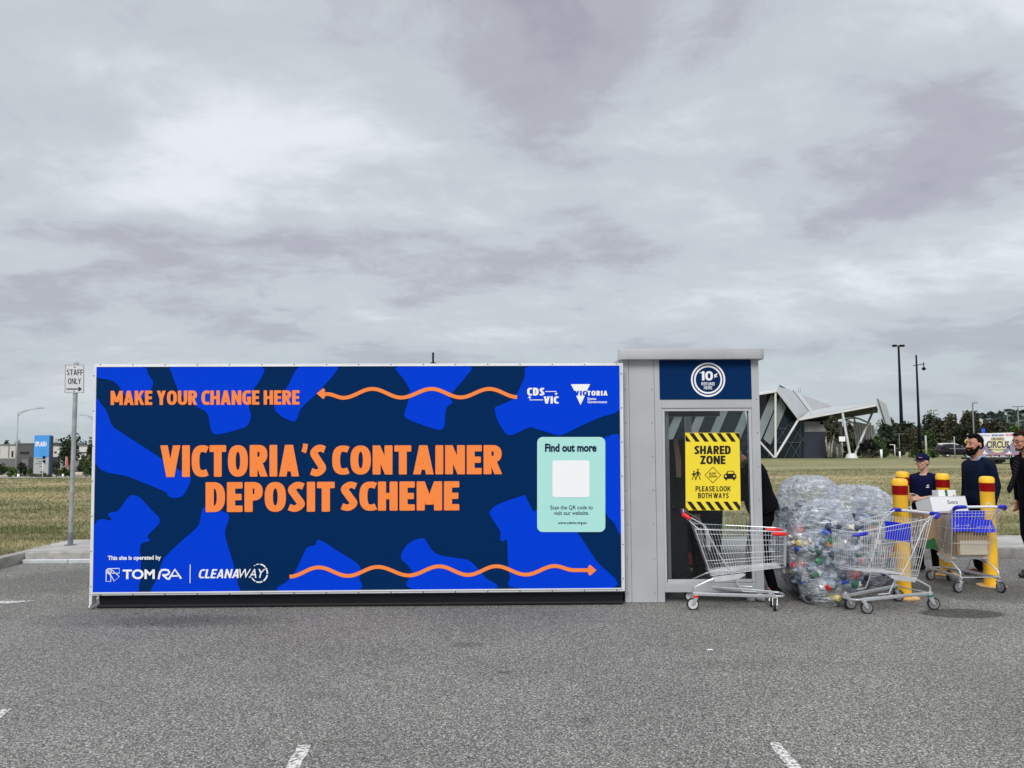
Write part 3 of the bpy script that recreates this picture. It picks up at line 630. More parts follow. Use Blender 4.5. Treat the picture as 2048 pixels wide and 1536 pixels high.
# inner left upright with hinge marks
iu = MB(); iu.box((XG0 + g1 + .003, KYF + .07, za), (XG0 + .085, KYF + .14, zb_)); iu.build('inner_upright', mat('upright_grey', (.36, .36, .36), .6, var=.15, vscale=6), kio)
gl = bpy.data.materials.new('clear_glass'); gl.use_nodes = True; t, n_, lk = nodes_of(gl); t.nodes.clear()
o_ = n_('ShaderNodeOutputMaterial'); tr_ = n_('ShaderNodeBsdfTransparent'); tr_.inputs[0].default_value = (.84, .88, .89, 1); gs = n_('ShaderNodeBsdfGlossy'); gs.inputs['Roughness'].default_value = .02
fr_ = n_('ShaderNodeFresnel'); fr_.inputs[0].default_value = 1.55; mz = n_('ShaderNodeMixShader'); ml = n_('ShaderNodeMath', operation='MULTIPLY_ADD'); ml.inputs[1].default_value = .75; ml.inputs[2].default_value = -.008; lk(fr_.outputs[0], ml.inputs[0]); lk(ml.outputs[0], mz.inputs[0]); lk(tr_.outputs[0], mz.inputs[1]); lk(gs.outputs[0], mz.inputs[2]); lk(mz.outputs[0], o_.inputs[0])
co = n_('ShaderNodeTexCoord'); q = n_('ShaderNodeTexNoise'); q.inputs['Scale'].default_value = 3; q.inputs['Detail'].default_value = 2; lk(co.outputs['Object'], q.inputs['Vector']); bp = n_('ShaderNodeBump'); bp.inputs['Strength'].default_value = .25; bp.inputs['Distance'].default_value = .02; lk(q.outputs['Fac'], bp.inputs['Height']); lk(bp.outputs[0], gs.inputs['Normal'])
gp = MB(); gp.box((XG0 + g1 - .004, KYF + .034, za + g1 - .004), (XG1 - g1 + .004, KYF + .042, zb_ - g1 + .004)); gp.build('glass_pane', gl, kio)
rb = MB(); rb.box((1.56, 9.3, kz(833, 1400, 9.4)), (2.48, 9.5, 2.5)); rb.build('shutter_box', mat('dark_housing', (.03, .032, .036), .5, var=.2), kio, bevel=.01)
fo = MB()
for fx in (1502, 1520): fo.lathe([(0, 0), (.05, 0), (.05, .02), (.02, .03), (.02, kz(1184)), (0, kz(1184))], (kx(fx, 1180, 8.5), 8.5, .003), 12)
fo.build('adjustable_foot', mat('foot_grey', (.5, .5, .5), .5), kio)
# yellow poster taped on the glass
poster = empty('shared_zone_poster', (2.1, KYF + .02, .9), 'yellow and black SHARED ZONE poster fixed to the kiosk glass', 'poster')
ym = mat('poster_yellow', (0.93, 0.73, 0.045), .55, spec=.2); bk = mat('poster_black', (.014, .014, .016), .55, spec=.2)
q = MB(); PO = .0; dpoly(q, KP, [(1371.3, 865.5), (1480, 865.5), (1482.8, 1021), (1372.5, 1021)], -.022, .006); q.build('board', ym, poster)
q = MB()
def stripes(yt, yb, x0, x1, n, ph):
    w_ = (x1 - x0) / n
    for i in range(-1, n + 1):
        a = x0 + i * w_ + ph; b_ = a + w_ * .48; d = 12.5
        poly = [(a, yt), (b_, yt), (b_ + d, yb), (a + d, yb)]
        # clip to the poster's sides
        def clip(poly, lim_, sgn):
            out = []
            for j in range(len(poly)):
                p0, p1 = poly[j], poly[(j + 1) % len(poly)]; i0 = sgn * (p0[0] - lim_) >= 0; i1 = sgn * (p1[0] - lim_) >= 0
                if i0: out.append(p0)
                if i0 != i1: u = (lim_ - p0[0]) / (p1[0] - p0[0]); out.append((lim_, p0[1] + u * (p1[1] - p0[1])))
            return out
        poly = clip(clip(poly, x0, 1), x1, -1) if poly else poly
        if len(poly) > 2: dpoly(q, KP, poly, -.0202)
stripes(866.2, 883.3, 1371.8, 1480.6, 6, -10.5); stripes(1003.5, 1020.4, 1372.6, 1482, 6, 2)
gtext(q, KP, 'SHARED', 1389.5, 891.5, 1462.5, 908.5, -.0202, hx=.125); gtext(q, KP, 'ZONE', 1401.5, 911.5, 1452, 928.3, -.0202, hx=.125)
gtext(q, KP, 'PLEASE LOOK', 1392, 972.5, 1462.5, 983, -.0202, hx=.10, hy=.09, gap=.10); gtext(q, KP, 'BOTH WAYS', 1397, 986, 1458.5, 996.8, -.0202, hx=.10, hy=.09, gap=.10)
dribbon(q, KP, [(1426.6, 934.5), (1442.5, 950.3), (1426.8, 966), (1410.8, 950.3)], 1.5, -.0202, closed=True)
dtext(q, KP, 'SLOW', 1419.5, 945, 1433.5, 949.3, -.0202, .03); dtext(q, KP, 'DOWN', 1419, 951, 1434.5, 955.3, -.0202, .03)
# car pictogram
dpoly(q, KP, [(1448, 954), (1449, 949.5), (1453, 947.8), (1455.4, 942.8), (1457, 941.8), (1467, 941.8), (1468.6, 942.8), (1471, 947.8), (1473.4, 949.5), (1474.2, 954), (1472.8, 957.6), (1471, 958), (1470.6, 960.8), (1467.4, 960.8), (1467, 958), (1455.5, 958), (1455, 960.8), (1451.8, 960.8), (1451.4, 958), (1449.4, 957.6)], -.0202)
# two walking figures
for hx, hy, s_ in ((1389, 943, .85), (1396.8, 939.6, 1.0)):
    dpoly(q, KP, dcirc(hx, hy, 1.9 * s_, 14), -.0202)
    dribbon(q, KP, [(hx - .6, hy + 3 * s_), (hx - .2, hy + 11 * s_)], 4.0 * s_, -.0201)
    for seg in ([(-.8, 10), (-2.5, 15), (-5, 20)], [(.8, 10), (3, 15), (4.5, 20.5)], [(-1, 4), (-4, 7), (-6, 9)], [(1, 4), (4, 8), (5.5, 10.5)]):
        dribbon(q, KP, [(hx + a * s_, hy + c * s_) for a, c in seg], 1.7 * s_, -.0203)
q.build('printing', bk, poster)
q = MB(); dpoly(q, KP, dcirc(1452.5, 952.6, 1.9, 14), -.0190); dpoly(q, KP, dcirc(1469.6, 952.6, 1.9, 14), -.0190); dpoly(q, KP, [(1457.5, 943.4), (1466.5, 943.4), (1468.3, 947.4), (1455.8, 947.4)], -.0190); q.build('pictogram_gap', ym, poster)
# refund machine inside the kiosk
rv = empty('refund_machine', (1.75, 9.9, 0), 'dark refund machine with pink side strip behind the kiosk glass', 'machine')
dk = mat('machine_black', (.02, .021, .025), .35, var=.2)
q = MB(); q.box((1.56, 9.0, 0), (2.00, 10.5, 1.72)); q.build('cabinet', dk, rv, bevel=.015)
q = MB(); q.prism([P(1345, 877, 9.0), P(1354, 877, 9.0), P(1361, 918, 9.0), P(1361, 955, 9.0), P(1352, 955, 9.0), P(1350, 918, 9.0)], (0, -.03, 0)); q.build('side_strip', mat('strip_pink', (.42, .24, .2), .5, var=.15), rv)
q = MB(); q.box((2.001, 9.4, 1.05), (2.015, 10.0, 1.5)); q.build('screen', mat('screen_dark', (.01, .03, .07), .1), rv)
q = MB(); q.box((2.001, 9.0, .3), (2.04, 9.9, .42)); q.box((2.002, 9.2, .7), (2.025, 9.8, .78)); q.build('trim_strip', mat('trim_red', (.35, .02, .03), .4), rv, bevel=.005)

bi = empty('filler_bin', (2.42, 10.15, 0), 'dark blue wheeled bin added to darken the view low behind the kiosk glass', 'bin')  # added bin, there to make the view through the glass darker
q = MB(); q.prism([(2.12, 9.95, .10), (2.62, 9.95, .10), (2.66, 9.90, .95), (2.08, 9.90, .95)], (0, .5, 0)); q.build('bin_body', mat('bin_navy', (.008, .012, .035), .5, var=.2), bi, bevel=.02)
q = MB(); q.prism([(2.06, 9.87, .955), (2.68, 9.87, .955), (2.66, 9.9, 1.0), (2.08, 9.9, 1.0)], (0, .56, 0)); q.build('lid', dk, bi, bevel=.01)
for xx in (2.18, 2.56): q = MB(); q.tube([(xx, 9.97, .06), (xx, 10.02, .06)], .058, 16); q.build('wheel', black, bi)

peb = MB(); rs_ = random.Random(3)
for _ in range(260):
    c_ = G(rs_.uniform(0, 2048), rs_.uniform(1225, 1530), .004); r_ = rs_.uniform(.002, .0065) if rs_.random() < .96 else rs_.uniform(.007, .011)
    peb.ell(c_, (r_, r_ * .8, r_ * .5), 7, 5)
tag(peb.build('loose_grit', mat('grit', (.16, .15, .14), .9, var=.2, vscale=30, island=.9), smooth='all', weld=False), 'loose stones and grit scattered over the asphalt', 'grit', kind='stuff')
scp = MB(); c_ = G(1421, 1300 , .005)
scp.add([c_ + Vector(q) for q in ((-.03, -.01, 0), (.0, -.014, .004), (.028, -.004, .001), (.012, .012, .006), (-.02, .01, .003))], [(0, 1, 2, 3, 4)]); tag(scp.build('paper_scrap', lwhite), 'tiny white scrap of paper lying on the open asphalt', 'litter')

for i, (sx_, sz_) in enumerate([(xa + .03, .1 + .36 * k_) for k_ in range(7)] + [(xc - .03, .1 + .36 * k_) for k_ in range(7)] + [(X1 - .03, .35 + .36 * k_) for k_ in range(6)]):
    q = MB(); q.ell((sx_, KYF - .001, sz_), (.006, .003, .006), 8, 5); q.build('screw', rvm, kio)
# ------------------------------------------------------------------ staff sign
galv = mat('galvanised_pole', (0.36, 0.38, 0.40), 0.5, metal=.25, var=0.18, vscale=7)
pb = G(140.5, 1090, .141); sp_ = empty('staff_sign', pb, 'white STAFF ONLY sign with a right arrow on a galvanised post', 'sign')
q = MB(); ptop = pb.y
ztop_ = P(150, 727, ptop).z
q.tube([pb, Vector((pb.x, pb.y, ztop_ - .02))], .033, 20); q.lathe([(0, .03), (.036, .0), (.04, -.06), (.04, -.02), (.03, .01), (0, .035)], (pb.x, pb.y, ztop_), 20); q.build('post', galv, sp_, smooth=True)
q = MB(); q.tube([pb, pb + Vector((0, 0, .19))], .0375, 20); q.lathe([(0, 0), (.085, 0), (.085, .008), (.0, .008)], pb, 20); q.build('post_sleeve', mat('sleeve_grey', (.16, .18, .20), .6, var=.2, vscale=12), sp_, smooth=True)
SPn = Plane((pb.x, pb.y - .045, 0), (pb.x + 1, pb.y - .045, 0))
q = MB(); drrect(q, SPn, 130.2, 729.5, 168.3, 786, 2.2, 0); f_ = q.v[:]; q = MB(); q.prism(f_, (0, .006, 0)); plate = q.build('sign_plate', mat('sign_face', (.66, .66, .70), .4, var=.03), sp_)
q = MB()
dribbon(q, SPn, [(130.9, 730.1), (167.6, 730.1), (167.0, 785.3), (130.0, 785.3)], .9, .002, closed=True)
gtext(q, SPn, 'STAFF', 133.7, 739, 165.8, 750.3, .002, hx=.085, hy=.075, gap=.10); gtext(q, SPn, 'ONLY', 136.2, 756.5, 162.2, 768, .002, hx=.08, hy=.07, gap=.10)
dribbon(q, SPn, [(133, 778), (158, 778)], 2.3, .002); dpoly(q, SPn, [(156, 774), (159, 774), (164, 778), (159, 782), (156, 782), (158, 778)], .0024)
for yy in (734.5, 782): dpoly(q, SPn, dcirc(149.4 - (yy - 734) * .02, yy, 1.3, 12), .003)
q.build('sign_lettering', mat('sign_ink', (.015, .015, .03), .5), plate)
q = MB()
for yy in (740, 772): c_ = SPn.at(149, yy, -.01); q.box((c_.x - .05, pb.y - .037, c_.z - .012), (c_.x + .05, pb.y + .037, c_.z + .012))
q.build('bracket', galv, sp_)

# ------------------------------------------------------------------ bollards
byel = mat('bollard_yellow', (1.0, 0.56, 0.030), .5, var=.14, vscale=7, spec=.4); bred = mat('bollard_red', (.26, .003, .004), .5, var=.1, spec=.1)
def bollard(px, py, h, lab, zb=0.0, Y=None):
    c_ = G(px, py, zb) if Y is None else Vector((P(px, py, Y).x, Y, zb))
    b_ = empty('bollard', c_, lab, 'bollard', 'yellow bollards with red bands')
    q = MB(); r_ = .076; q.lathe([(r_, .012), (r_, h - .17), (r_ + .001, h - .168)], c_, 32); q.build('post', byel, b_, smooth=True)
    q = MB(); q.lathe([(r_ + .001, h - .175), (r_ + .004, h - .174), (r_ + .004, h - .078), (r_ + .001, h - .077)], c_, 32); q.build('reflective_band', bred, b_, smooth=True)
    q = MB(); q.lathe([(r_, h - .09), (r_, h - .076), (r_ + .005, h - .074), (r_ + .006, h - .03), (r_ - .006, h - .008), (r_ - .03, h), (0, h + .001)], c_, 32); q.build('cap', byel, b_, smooth=True)
    q = MB(); q.lathe([(0, .003), (.155, .003), (.155, .012), (r_ + .004, .014), (r_ - .02, .02)], c_, 36); q.build('base_plate', mat('plate_worn', (.78, .50, .22), .6, var=.3, vscale=10), b_, smooth=True)
    return b_
bollard(1808, 1196, 1.285, 'yellow bollard behind the blue handled trolley, in front of its twin')
bollard(1983, 1172, 1.27, 'rightmost yellow bollard, beside the trolley full of boxes')
bollard(1893, 1150, 1.27, 'yellow bollard beside the worker in the navy cap')
bollard(1812, 1140, 1.28, 'yellow bollard mostly hidden behind another one near the bags')

# ------------------------------------------------------------------ trolleys
wire = mat('zinc_wire', (.74, .76, .78), .30, metal=.5, var=.1, vscale=6); wire.node_tree.nodes['Principled BSDF'].inputs['Specular IOR Level'].default_value = .5
plate_m = mat('zinc_tube', (.62, .64, .66), .30, metal=.65, var=.12, vscale=5)
rub = mat('tyre_rubber', (.018, .018, .02), .6); hub_g = mat('hub_grey', (.20, .205, .21), .5); hub_w = mat('hub_white', (.60, .60, .62), .5)
def trolley(loc, heading, label, grip, bar, rear_top=.82, front_top=.785, seat=None, wring=hub_g, collar=None, swivel=(0, 0, 0, 0), flap=None, wb=.83, tint=wire, btop=.0):
    T = empty('shopping_trolley', loc, label, 'shopping trolley', 'wire shopping trolleys', heading)
    LW = dict(parent=T, world=False, smooth=True)
    # basket corners: rear top/bottom, front top/bottom
    rt, rb_, ft_, fb = Vector((.0, .275, rear_top)), Vector((.155, .215, .345)), Vector((.925, .175, front_top)), Vector((.90, .145, .44))
    def side(u, v, s): # u along, v 0 bottom..1 top
        a = rb_.lerp(rt, v); b_ = fb.lerp(ft_, v); q = a.lerp(b_, u); return Vector((q.x, q.y * s, q.z))
    B = MB(); wr = .0021
    for s in (1, -1):
        for v in (0, .1, .32, .64, .90): B.tube([side(0, v, s), side(.93, v, s)], wr + .0004, 5)
        B.tube([side(0, 1, s), side(.93, 1, s)], .0048, 6)
        for i in range(29): u = i / 29 * .95; B.tube([side(u, 0, s), side(u, 1, s)], wr - .0003, 5)
        B.tube([side(0, 0, s), side(0, 1, s)], .0042, 6)
    def front(w_, v): a = side(.93, v, 1); b_ = side(.93, v, -1); q = a.lerp(b_, w_); q.x += .065 * (1 - abs(2 * w_ - 1) ** 4); return q
    for v in (0, .1, .32, .64, .90, 1): B.tube([front(k_ / 8, v) for k_ in range(9)], .0052 if v == 1 else wr + .0004, 5)
    for i in range(1, 12): B.tube([front(i / 12, 0), front(i / 12, 1)], wr - .0003, 5)
    def floor_(u, w_): return side(u, 0, 1).lerp(side(u, 0, -1), w_)
    for i in range(27): B.tube([floor_(i / 28, 0), floor_(i / 28, 1)], wr, 5)
    for i in range(9): B.tube([floor_(0, i / 8), floor_(.93, i / 8)], wr, 5)
    # rear swing gate
    def gate(w_, v): q = rb_.lerp(rt, v); return Vector((q.x + .012, q.y * (1 - 2 * w_) * .95, q.z))
    for v in (.03, .33, .64, .95): B.tube([gate(0, v), gate(1, v)], wr, 5)
    for i in range(15): B.tube([gate(i / 14, .03), gate(i / 14, .95)], wr - .0003, 5)
    B.build('basket', tint, **LW)
    # child seat hanging inside the gate
    S = MB()
    def seat_p(w_, v, d): q = rb_.lerp(rt, .52 + .46 * v); return Vector((q.x + .03 + d, .2 - .4 * w_, q.z))
    for i in range(11): S.tube([seat_p(i / 10, 0, .05), seat_p(i / 10, 1, .11)], wr, 5)
    for v in (0, .25, .5, .75, 1): S.tube([seat_p(0, v, .05 + .06 * v), seat_p(1, v, .05 + .06 * v)], wr, 5)
    for s in (0, 1): S.tube([seat_p(s, 1, .11), seat_p(s, 1.08, .03), seat_p(s, .1, 0)], .0032, 5)
    st = S.build('child_seat', tint, **LW)
    if flap:
        col_, v0, v1, w0, w1 = flap
        Q = MB(); pts = [seat_p(w0, v0, .062 + .06 * v0), seat_p(w1, v0, .062 + .06 * v0), seat_p(w1, v1, .062 + .06 * v1), seat_p(w0, v1, .062 + .06 * v1)]
        Q.prism(pts, (.006, 0, .001)); Q.build('seat_flap', col_, st, world=False)
    # side plates, long braces, handle bars
    for s in (1, -1):
        K = MB()
        K.prism([(.165, .217 * s, .335), (.47, .19 * s, .375), (.50, .187 * s, .36), (.43, .195 * s, .318), (.20, .217 * s, .288)], (0, .004 * s, 0))
        K.tube([(-.09, .262 * s, .935), (.02, .272 * s, rear_top + .015), (.05, .272 * s, rear_top)], .0058, 8)
        K.tube([(-.085, .258 * s, .955), (.085, .262 * s, .865), (.24, .235 * s, .56), (.37, .205 * s, .355)], .0055, 8)
        K.build('side_brace', tint, **LW)
    rw = .215
    for s in (1, -1):
        C = MB()
        C.tube([(.0, rw * s, .155), (-.01, rw * s, .21), (.0, rw * s, .232), (.14, .205 * s, .30), (.22, .205 * s, .325), (.42, .19 * s, .335)], .0085, 8)
        C.tube([(.385, .155 * s, .335), (.40, .155 * s, .30), (.47, .15 * s, .185), (.60, .142 * s, .182)], .006, 8)
        C.build('leg_frame', tint, **LW)
    D = MB()
    for s in (1, -1):
        a = Vector((-.03, rw * s, .162)); b_ = Vector((wb - .03, .105 * s, .138)); dd = (b_ - a).normalized(); nn_ = Vector((-dd.y, dd.x, 0)) * .010
        D.prism([a - nn_ - Vector((0, 0, .0165)), a + nn_ - Vector((0, 0, .0165)), a + nn_ + Vector((0, 0, .0165)), a - nn_ + Vector((0, 0, .0165))], b_ - a)
    D.tube([(wb - .03, .105, .138), (wb + .03, .095, .137), (wb + .055, .05, .136), (wb + .055, -.05, .136), (wb + .03, -.095, .137), (wb - .03, -.105, .138)], .013, 8)
    D.tube([(.0, -rw, .165), (.0, rw, .165)], .007, 6)
    D.build('base_frame', plate_m, parent=T, world=False, smooth=True, bevel=.003)
    H_ = MB(); H_.tube([(-.10, .19, .955), (-.105, 0, .957), (-.10, -.19, .955)], .015, 12); hd = H_.build('handle', bar, **LW)
    for s in (1, -1):
        g_ = MB(); g_.tube([(-.10, .175 * s, .955), (-.105, .22 * s, .956), (-.10, .262 * s, .954), (-.075, .282 * s, .943), (-.045, .285 * s, .92)], [.0175, .021, .023, .022, .017], 12); g_.build('grip', grip, parent=hd, world=False, smooth=True)
        bu = MB(); a = side(.83, .94, s); b_ = side(.93, .93, s); c_ = front(.10 if s == 1 else .90, .93)
        bu.tube([a + Vector((0, s * .004, 0)), a.lerp(b_, .5) + Vector((0, s * .006, 0)), b_ + Vector((.006, s * .004, 0)), c_ + Vector((.008, 0, 0))], [.014, .018, .018, .015], 8); bu.build('bumper', grip, **LW)
    cl_ = MB(); cl_.tube([(-.10, -.055, .955), (-.10, -.06, .99), (-.10, -.085, 1.0), (-.10, -.11, .985), (-.10, -.115, .955)], .005, 6); cl_.build('coin_chain_hook', tint, hd, world=False, smooth=True)
    spots = ((0, rw, swivel[0]), (0, -rw, swivel[1]), (wb - .04, .105, swivel[2]), (wb - .04, -.105, swivel[3]))
    for i, (cx, cy, sw) in enumerate(spots):
        zt = .148 if i < 2 else .124
        M = Matrix.Rotation(sw, 3, 'Z'); off = M @ Vector((-.032, 0, 0)); wc = Vector((cx, cy, .061)) + off
        W = MB(); W.lathe([(.036, -.014), (.058, -.015), (.061, -.010), (.061, .010), (.058, .015), (.036, .014), (.036, -.014)], wc, 24, axis='y', M=M)
        wo = W.build('wheel', rub, **LW)
        W = MB(); W.lathe([(.0, -.016), (.012, -.017), (.02, -.012), (.026, -.011), (.030, -.0175), (.046, -.0175), (.048, -.0145), (.030, -.0146), (.030, .0146), (.048, .0145), (.046, .0175), (.030, .0175), (.026, .011), (.02, .012), (.012, .017), (0, .016)], wc, 24, axis='y', M=M); W.build('hub', wring, wo, world=False, smooth=True)
        K2 = MB()
        for s in (1, -1):
            a = [(.016, s * .021, .028), (-.030, s * .021, .0), (-.040, s * .021, -.0), (-.040, s * .021, -.008), (-.028, s * .021, -.010)]
            pts = [Vector((cx, cy, 0)) + M @ Vector(q) + Vector((0, 0, .061)) for q in ((.02, s * .021, .062), (-.024, s * .021, .062), (-.046, s * .021, .0), (-.034, s * .021, -.012), (-.018, s * .021, -.002))]
            K2.prism(pts, M @ Vector((0, s * .003, 0)))
        K2.box((cx - .024, cy - .0235, .122), (cx + .024, cy + .0235, .126)); K2.tube([Vector((cx, cy, .12)), Vector((cx, cy, zt + .01))], .013, 10); K2.tube([wc + M @ Vector((0, -.026, 0)), wc + M @ Vector((0, .026, 0))], .006, 8)
        K2.build('castor_fork', plate_m, **LW)
        if collar and i < 2:
            K3 = MB(); K3.lathe([(0, .0), (.024, .0), (.026, .006), (.02, .010), (.025, .014), (.022, .02), (0, .02)], (cx, cy, .127), 14); K3.build('castor_collar', collar, **LW)
    return T
red = mat('grip_red', (.80, .006, .012), .42); bplas = mat('grip_blue', (.008, .012, .42), .4); wbar = mat('bar_white', (.68, .70, .74), .4); bbar = mat('bar_navy', (.01, .05, .22), .4)
flapb = mat('flap_blue', (.006, .018, .70), .45); flapr = mat('flap_pink', (.55, .12, .15), .5); green = mat('collar_green', (.005, .16, .09), .5)
a = G(1387, 1217); c_ = G(1550, 1222)
trolley((1.885, 8.24, 0), R(-9), 'empty trolley with red handle ends and red bumpers in front of the kiosk glass', red, bbar, .815, .79, flap=(flapr, .05, .62, .3, .7), wring=hub_w, collar=red, swivel=(.25, .1, 1.4, 1.35))
trolley((4.13, 8.20, 0), R(180 + 21), 'blue handled empty trolley facing the clear bags, in front of the bollards', bplas, wbar, .92, .80, flap=(flapb, .1, .80, .10, .90), collar=green, wring=hub_g, swivel=(-.5, -.3, -.45, -.25), wb=.80)
trolley((5.22, 8.86, 0), R(91), 'blue handled trolley loaded with cardboard boxes beside the rightmost bollard', bplas, wbar, .90, .80, flap=(flapb, .45, 1.0, .02, .98), swivel=(-1.4, .2, -1.3, -.8), wring=hub_g, wb=.80)
trolley((2.02, 10.25, 0), R(170), 'trolley seen dimly through the kiosk glass behind the dark trousered customer', red, bplas, .82, .80, wring=hub_g)

# boxes in and on the loaded trolley
card = mat('cardboard', (.30, .20, .11), .85, var=.12, vscale=4, bump=.1); cardw = mat('white_card', (.72, .74, .76), .6, var=.04, vscale=5); tapeg = mat('green_tape', (.02, .12, .04), .5)
def carton(c, sx, sy, sz, rz, rx, m, label, name='cardboard_box', flaps=True, extra=None):
    E = empty(name, c, label, 'box', 'boxes in the loaded trolley'); M = Euler((rx, 0, rz)).to_matrix()
    def W_(q): return Vector(c) + M @ Vector(q)
    b_ = MB(); pts = [W_(q) for q in ((-sx, -sy, 0), (sx, -sy, 0), (sx, sy, 0), (-sx, sy, 0))]; b_.prism(pts, M @ Vector((0, 0, 2 * sz))); b_.build('box_body', m, E, bevel=.004)
    if flaps:
        f_ = MB(); f_.prism([W_((-sx, -sy, 2 * sz + .002)), W_((sx, -sy, 2 * sz + .002)), W_((sx, -.004, 2 * sz + .006)), W_((-sx, -.004, 2 * sz + .006))], M @ Vector((0, 0, .004)))
        f_.prism([W_((-sx, sy, 2 * sz + .002)), W_((sx, sy, 2 * sz + .002)), W_((sx, .004, 2 * sz + .006)), W_((-sx, .004, 2 * sz + .006))], M @ Vector((0, 0, .004))); f_.build('flap', m, E)
    return E, W_, M
E, W_, M = carton((5.24, 9.14, .385), .175, .14, .195, .04, 0, card, 'brown cardboard box behind the blue flap of the loaded trolley')
q = MB(); q.prism([W_((-.15, -.1415, .01)), W_((.17, -.1415, .01)), W_((.17, -.1415, .17)), W_((-.15, -.1415, .17))], M @ Vector((0, -.001, 0))); q.build('pale_label', mat('label_cream', (.5, .46, .36), .7, var=.1), E)
q = MB(); q.prism([W_((-.13, -.1435, .27)), W_((.14, -.1435, .27)), W_((.14, -.1435, .30)), W_((-.13, -.1435, .30))], M @ Vector((0, -.001, 0))); q.build('dark_print', mat('print_brown', (.08, .03, .02), .7), E)
E, W_, M = carton((5.02, 9.44, .42), .17, .13, .215, .10, 0, card, 'brown cardboard box with a green corner at the front of the loaded trolley')
q = MB(); q.prism([W_((-.171, -.132, .0)), W_((-.02, -.132, .0)), W_((-.06, -.132, .13)), W_((-.171, -.132, .09))], M @ Vector((0, -.001, 0))); q.build('green_print', tapeg, E)
E, W_, M = carton((P(1886, 1000, 9.42).x, 9.42, .80), .225, .15, .095, .10, -.30, cardw, 'white carton with Extra handwritten on it, lying on the loaded trolley')
Wx = Plane(W_((-.2, -.1505, 0)), W_((.2, -.1505, 0)))
pe = P(1840, 1015, 9.3)
vs, fs = text_mesh('Extra', .012); xm = max(v.x for v in vs); ym_ = max(v.y for v in vs)
q = MB(); q.add([W_((-.02 + (v.x / xm) * .13, -.1515 - min(.001, abs(v.z) * .01), .105 + (v.y / ym_) * .04)) for v in vs], fs); q.build('handwriting', mat('marker_black', (.02, .02, .03), .6), E)
E, W_, M = carton((P(1890, 1000, 9.66).x, 9.66, .88), .11, .07, .10, .03, -.1, cardw, 'small white carton with a green strap behind the Extra carton', flaps=False)
q = MB(); q.prism([W_((-.02, -.072, .0)), W_((.01, -.072, .0)), W_((.0, -.072, .2)), W_((-.03, -.072, .2))], M @ Vector((0, -.001, 0))); q.build('green_strap', tapeg, E)
q = MB(); q.prism([W_((.06, -.072, .05)), W_((.09, -.072, .05)), W_((.085, -.072, .14)), W_((.065, -.072, .13))], M @ Vector((0, -.001, 0))); q.build('printed_mark', ink, E)
# a pair of blue folded flyers hanging in the seat
fl = empty('folded_leaflets', (5.24, 8.98, .7), 'bright blue sheets spread over the seat of the loaded trolley', 'leaflets')
for i, (x0, x1, dz) in enumerate(((4.99, 5.225, .0), (5.235, 5.47, -.015))):
    q = MB(); q.prism([(x0, 9.00, .80 + dz), (x1, 9.00, .80 + dz), (x1 + (.03 if i else 0), 8.955, .665 + dz), (x0 + .01, 8.955, .665 + dz)], (0, .006, .002)); s_ = q.build('sheet', flapb, fl)
    q = MB()
    for k_ in range(2):
        cx = x0 + .07 + .12 * k_; q.tube([(cx - .018, 8.972, .735 + dz), (cx - .008, 8.966, .715 + dz), (cx + .010, 8.968, .722 + dz), (cx + .016, 8.974, .745 + dz)], .003, 5)
    q.tube([(x0 + .09, 8.969, .728 + dz), (x0 + .17, 8.969, .726 + dz)], .0015, 5); q.build('printed_squiggle', wbar, s_)

# ------------------------------------------------------------------ bags of containers
film = bpy.data.materials.new('clear_film'); film.use_nodes = True; t, n_, lk = nodes_of(film); t.nodes.clear()
o_ = n_('ShaderNodeOutputMaterial'); tr_ = n_('ShaderNodeBsdfTransparent'); tr_.inputs[0].default_value = (.95, .97, 1, 1)
pb_ = n_('ShaderNodeBsdfPrincipled'); pb_.inputs['Base Color'].default_value = (.88, .92, .98, 1); pb_.inputs['Roughness'].default_value = .10; pb_.inputs['Specular IOR Level'].default_value = 1.0; pb_.inputs['Coat Weight'].default_value = .8; pb_.inputs['Coat Roughness'].default_value = .06
tl_ = n_('ShaderNodeBsdfTranslucent'); tl_.inputs[0].default_value = (.72, .76, .82, 1); m1 = n_('ShaderNodeMixShader'); m1.inputs[0].default_value = .35; lk(pb_.outputs[0], m1.inputs[1]); lk(tl_.outputs[0], m1.inputs[2])
co = n_('ShaderNodeTexCoord'); q = n_('ShaderNodeTexNoise'); q.inputs['Scale'].default_value = 7; q.inputs['Detail'].default_value = 5; q.inputs['Distortion'].default_value = 1.5; lk(co.outputs['Object'], q.inputs['Vector'])
lw = n_('ShaderNodeLayerWeight'); lw.inputs[0].default_value = .35
mr = n_('ShaderNodeMapRange'); lk(q.outputs['Fac'], mr.inputs[0]); mr.inputs[1].default_value = .40; mr.inputs[2].default_value = .66; mr.inputs[3].default_value = .20; mr.inputs[4].default_value = .52
ad = n_('ShaderNodeMath', operation='MULTIPLY_ADD', use_clamp=True); lk(lw.outputs['Facing'], ad.inputs[0]); ad.inputs[1].default_value = .6
q3_ = n_('ShaderNodeTexNoise'); q3_.inputs['Scale'].default_value = 9; q3_.inputs['Detail'].default_value = 5; q3_.inputs['Distortion'].default_value = 1.2; mp3 = n_('ShaderNodeMapping'); mp3.inputs['Scale'].default_value = (.45, .45, 2.6); mp3.inputs['Rotation'].default_value = (.2, .45, 0); lk(co.outputs['Object'], mp3.inputs[0]); lk(mp3.outputs[0], q3_.inputs['Vector'])
st3 = n_('ShaderNodeMapRange', clamp=True); lk(q3_.outputs['Fac'], st3.inputs[0]); st3.inputs[1].default_value = .535; st3.inputs[2].default_value = .575; st3.inputs[3].default_value = 0; st3.inputs[4].default_value = .55  # thin whiter streaks painted in as highlights on the film folds
sm3 = n_('ShaderNodeMath', operation='ADD'); lk(mr.outputs[0], sm3.inputs[0]); lk(st3.outputs[0], sm3.inputs[1]); lk(sm3.outputs[0], ad.inputs[2])
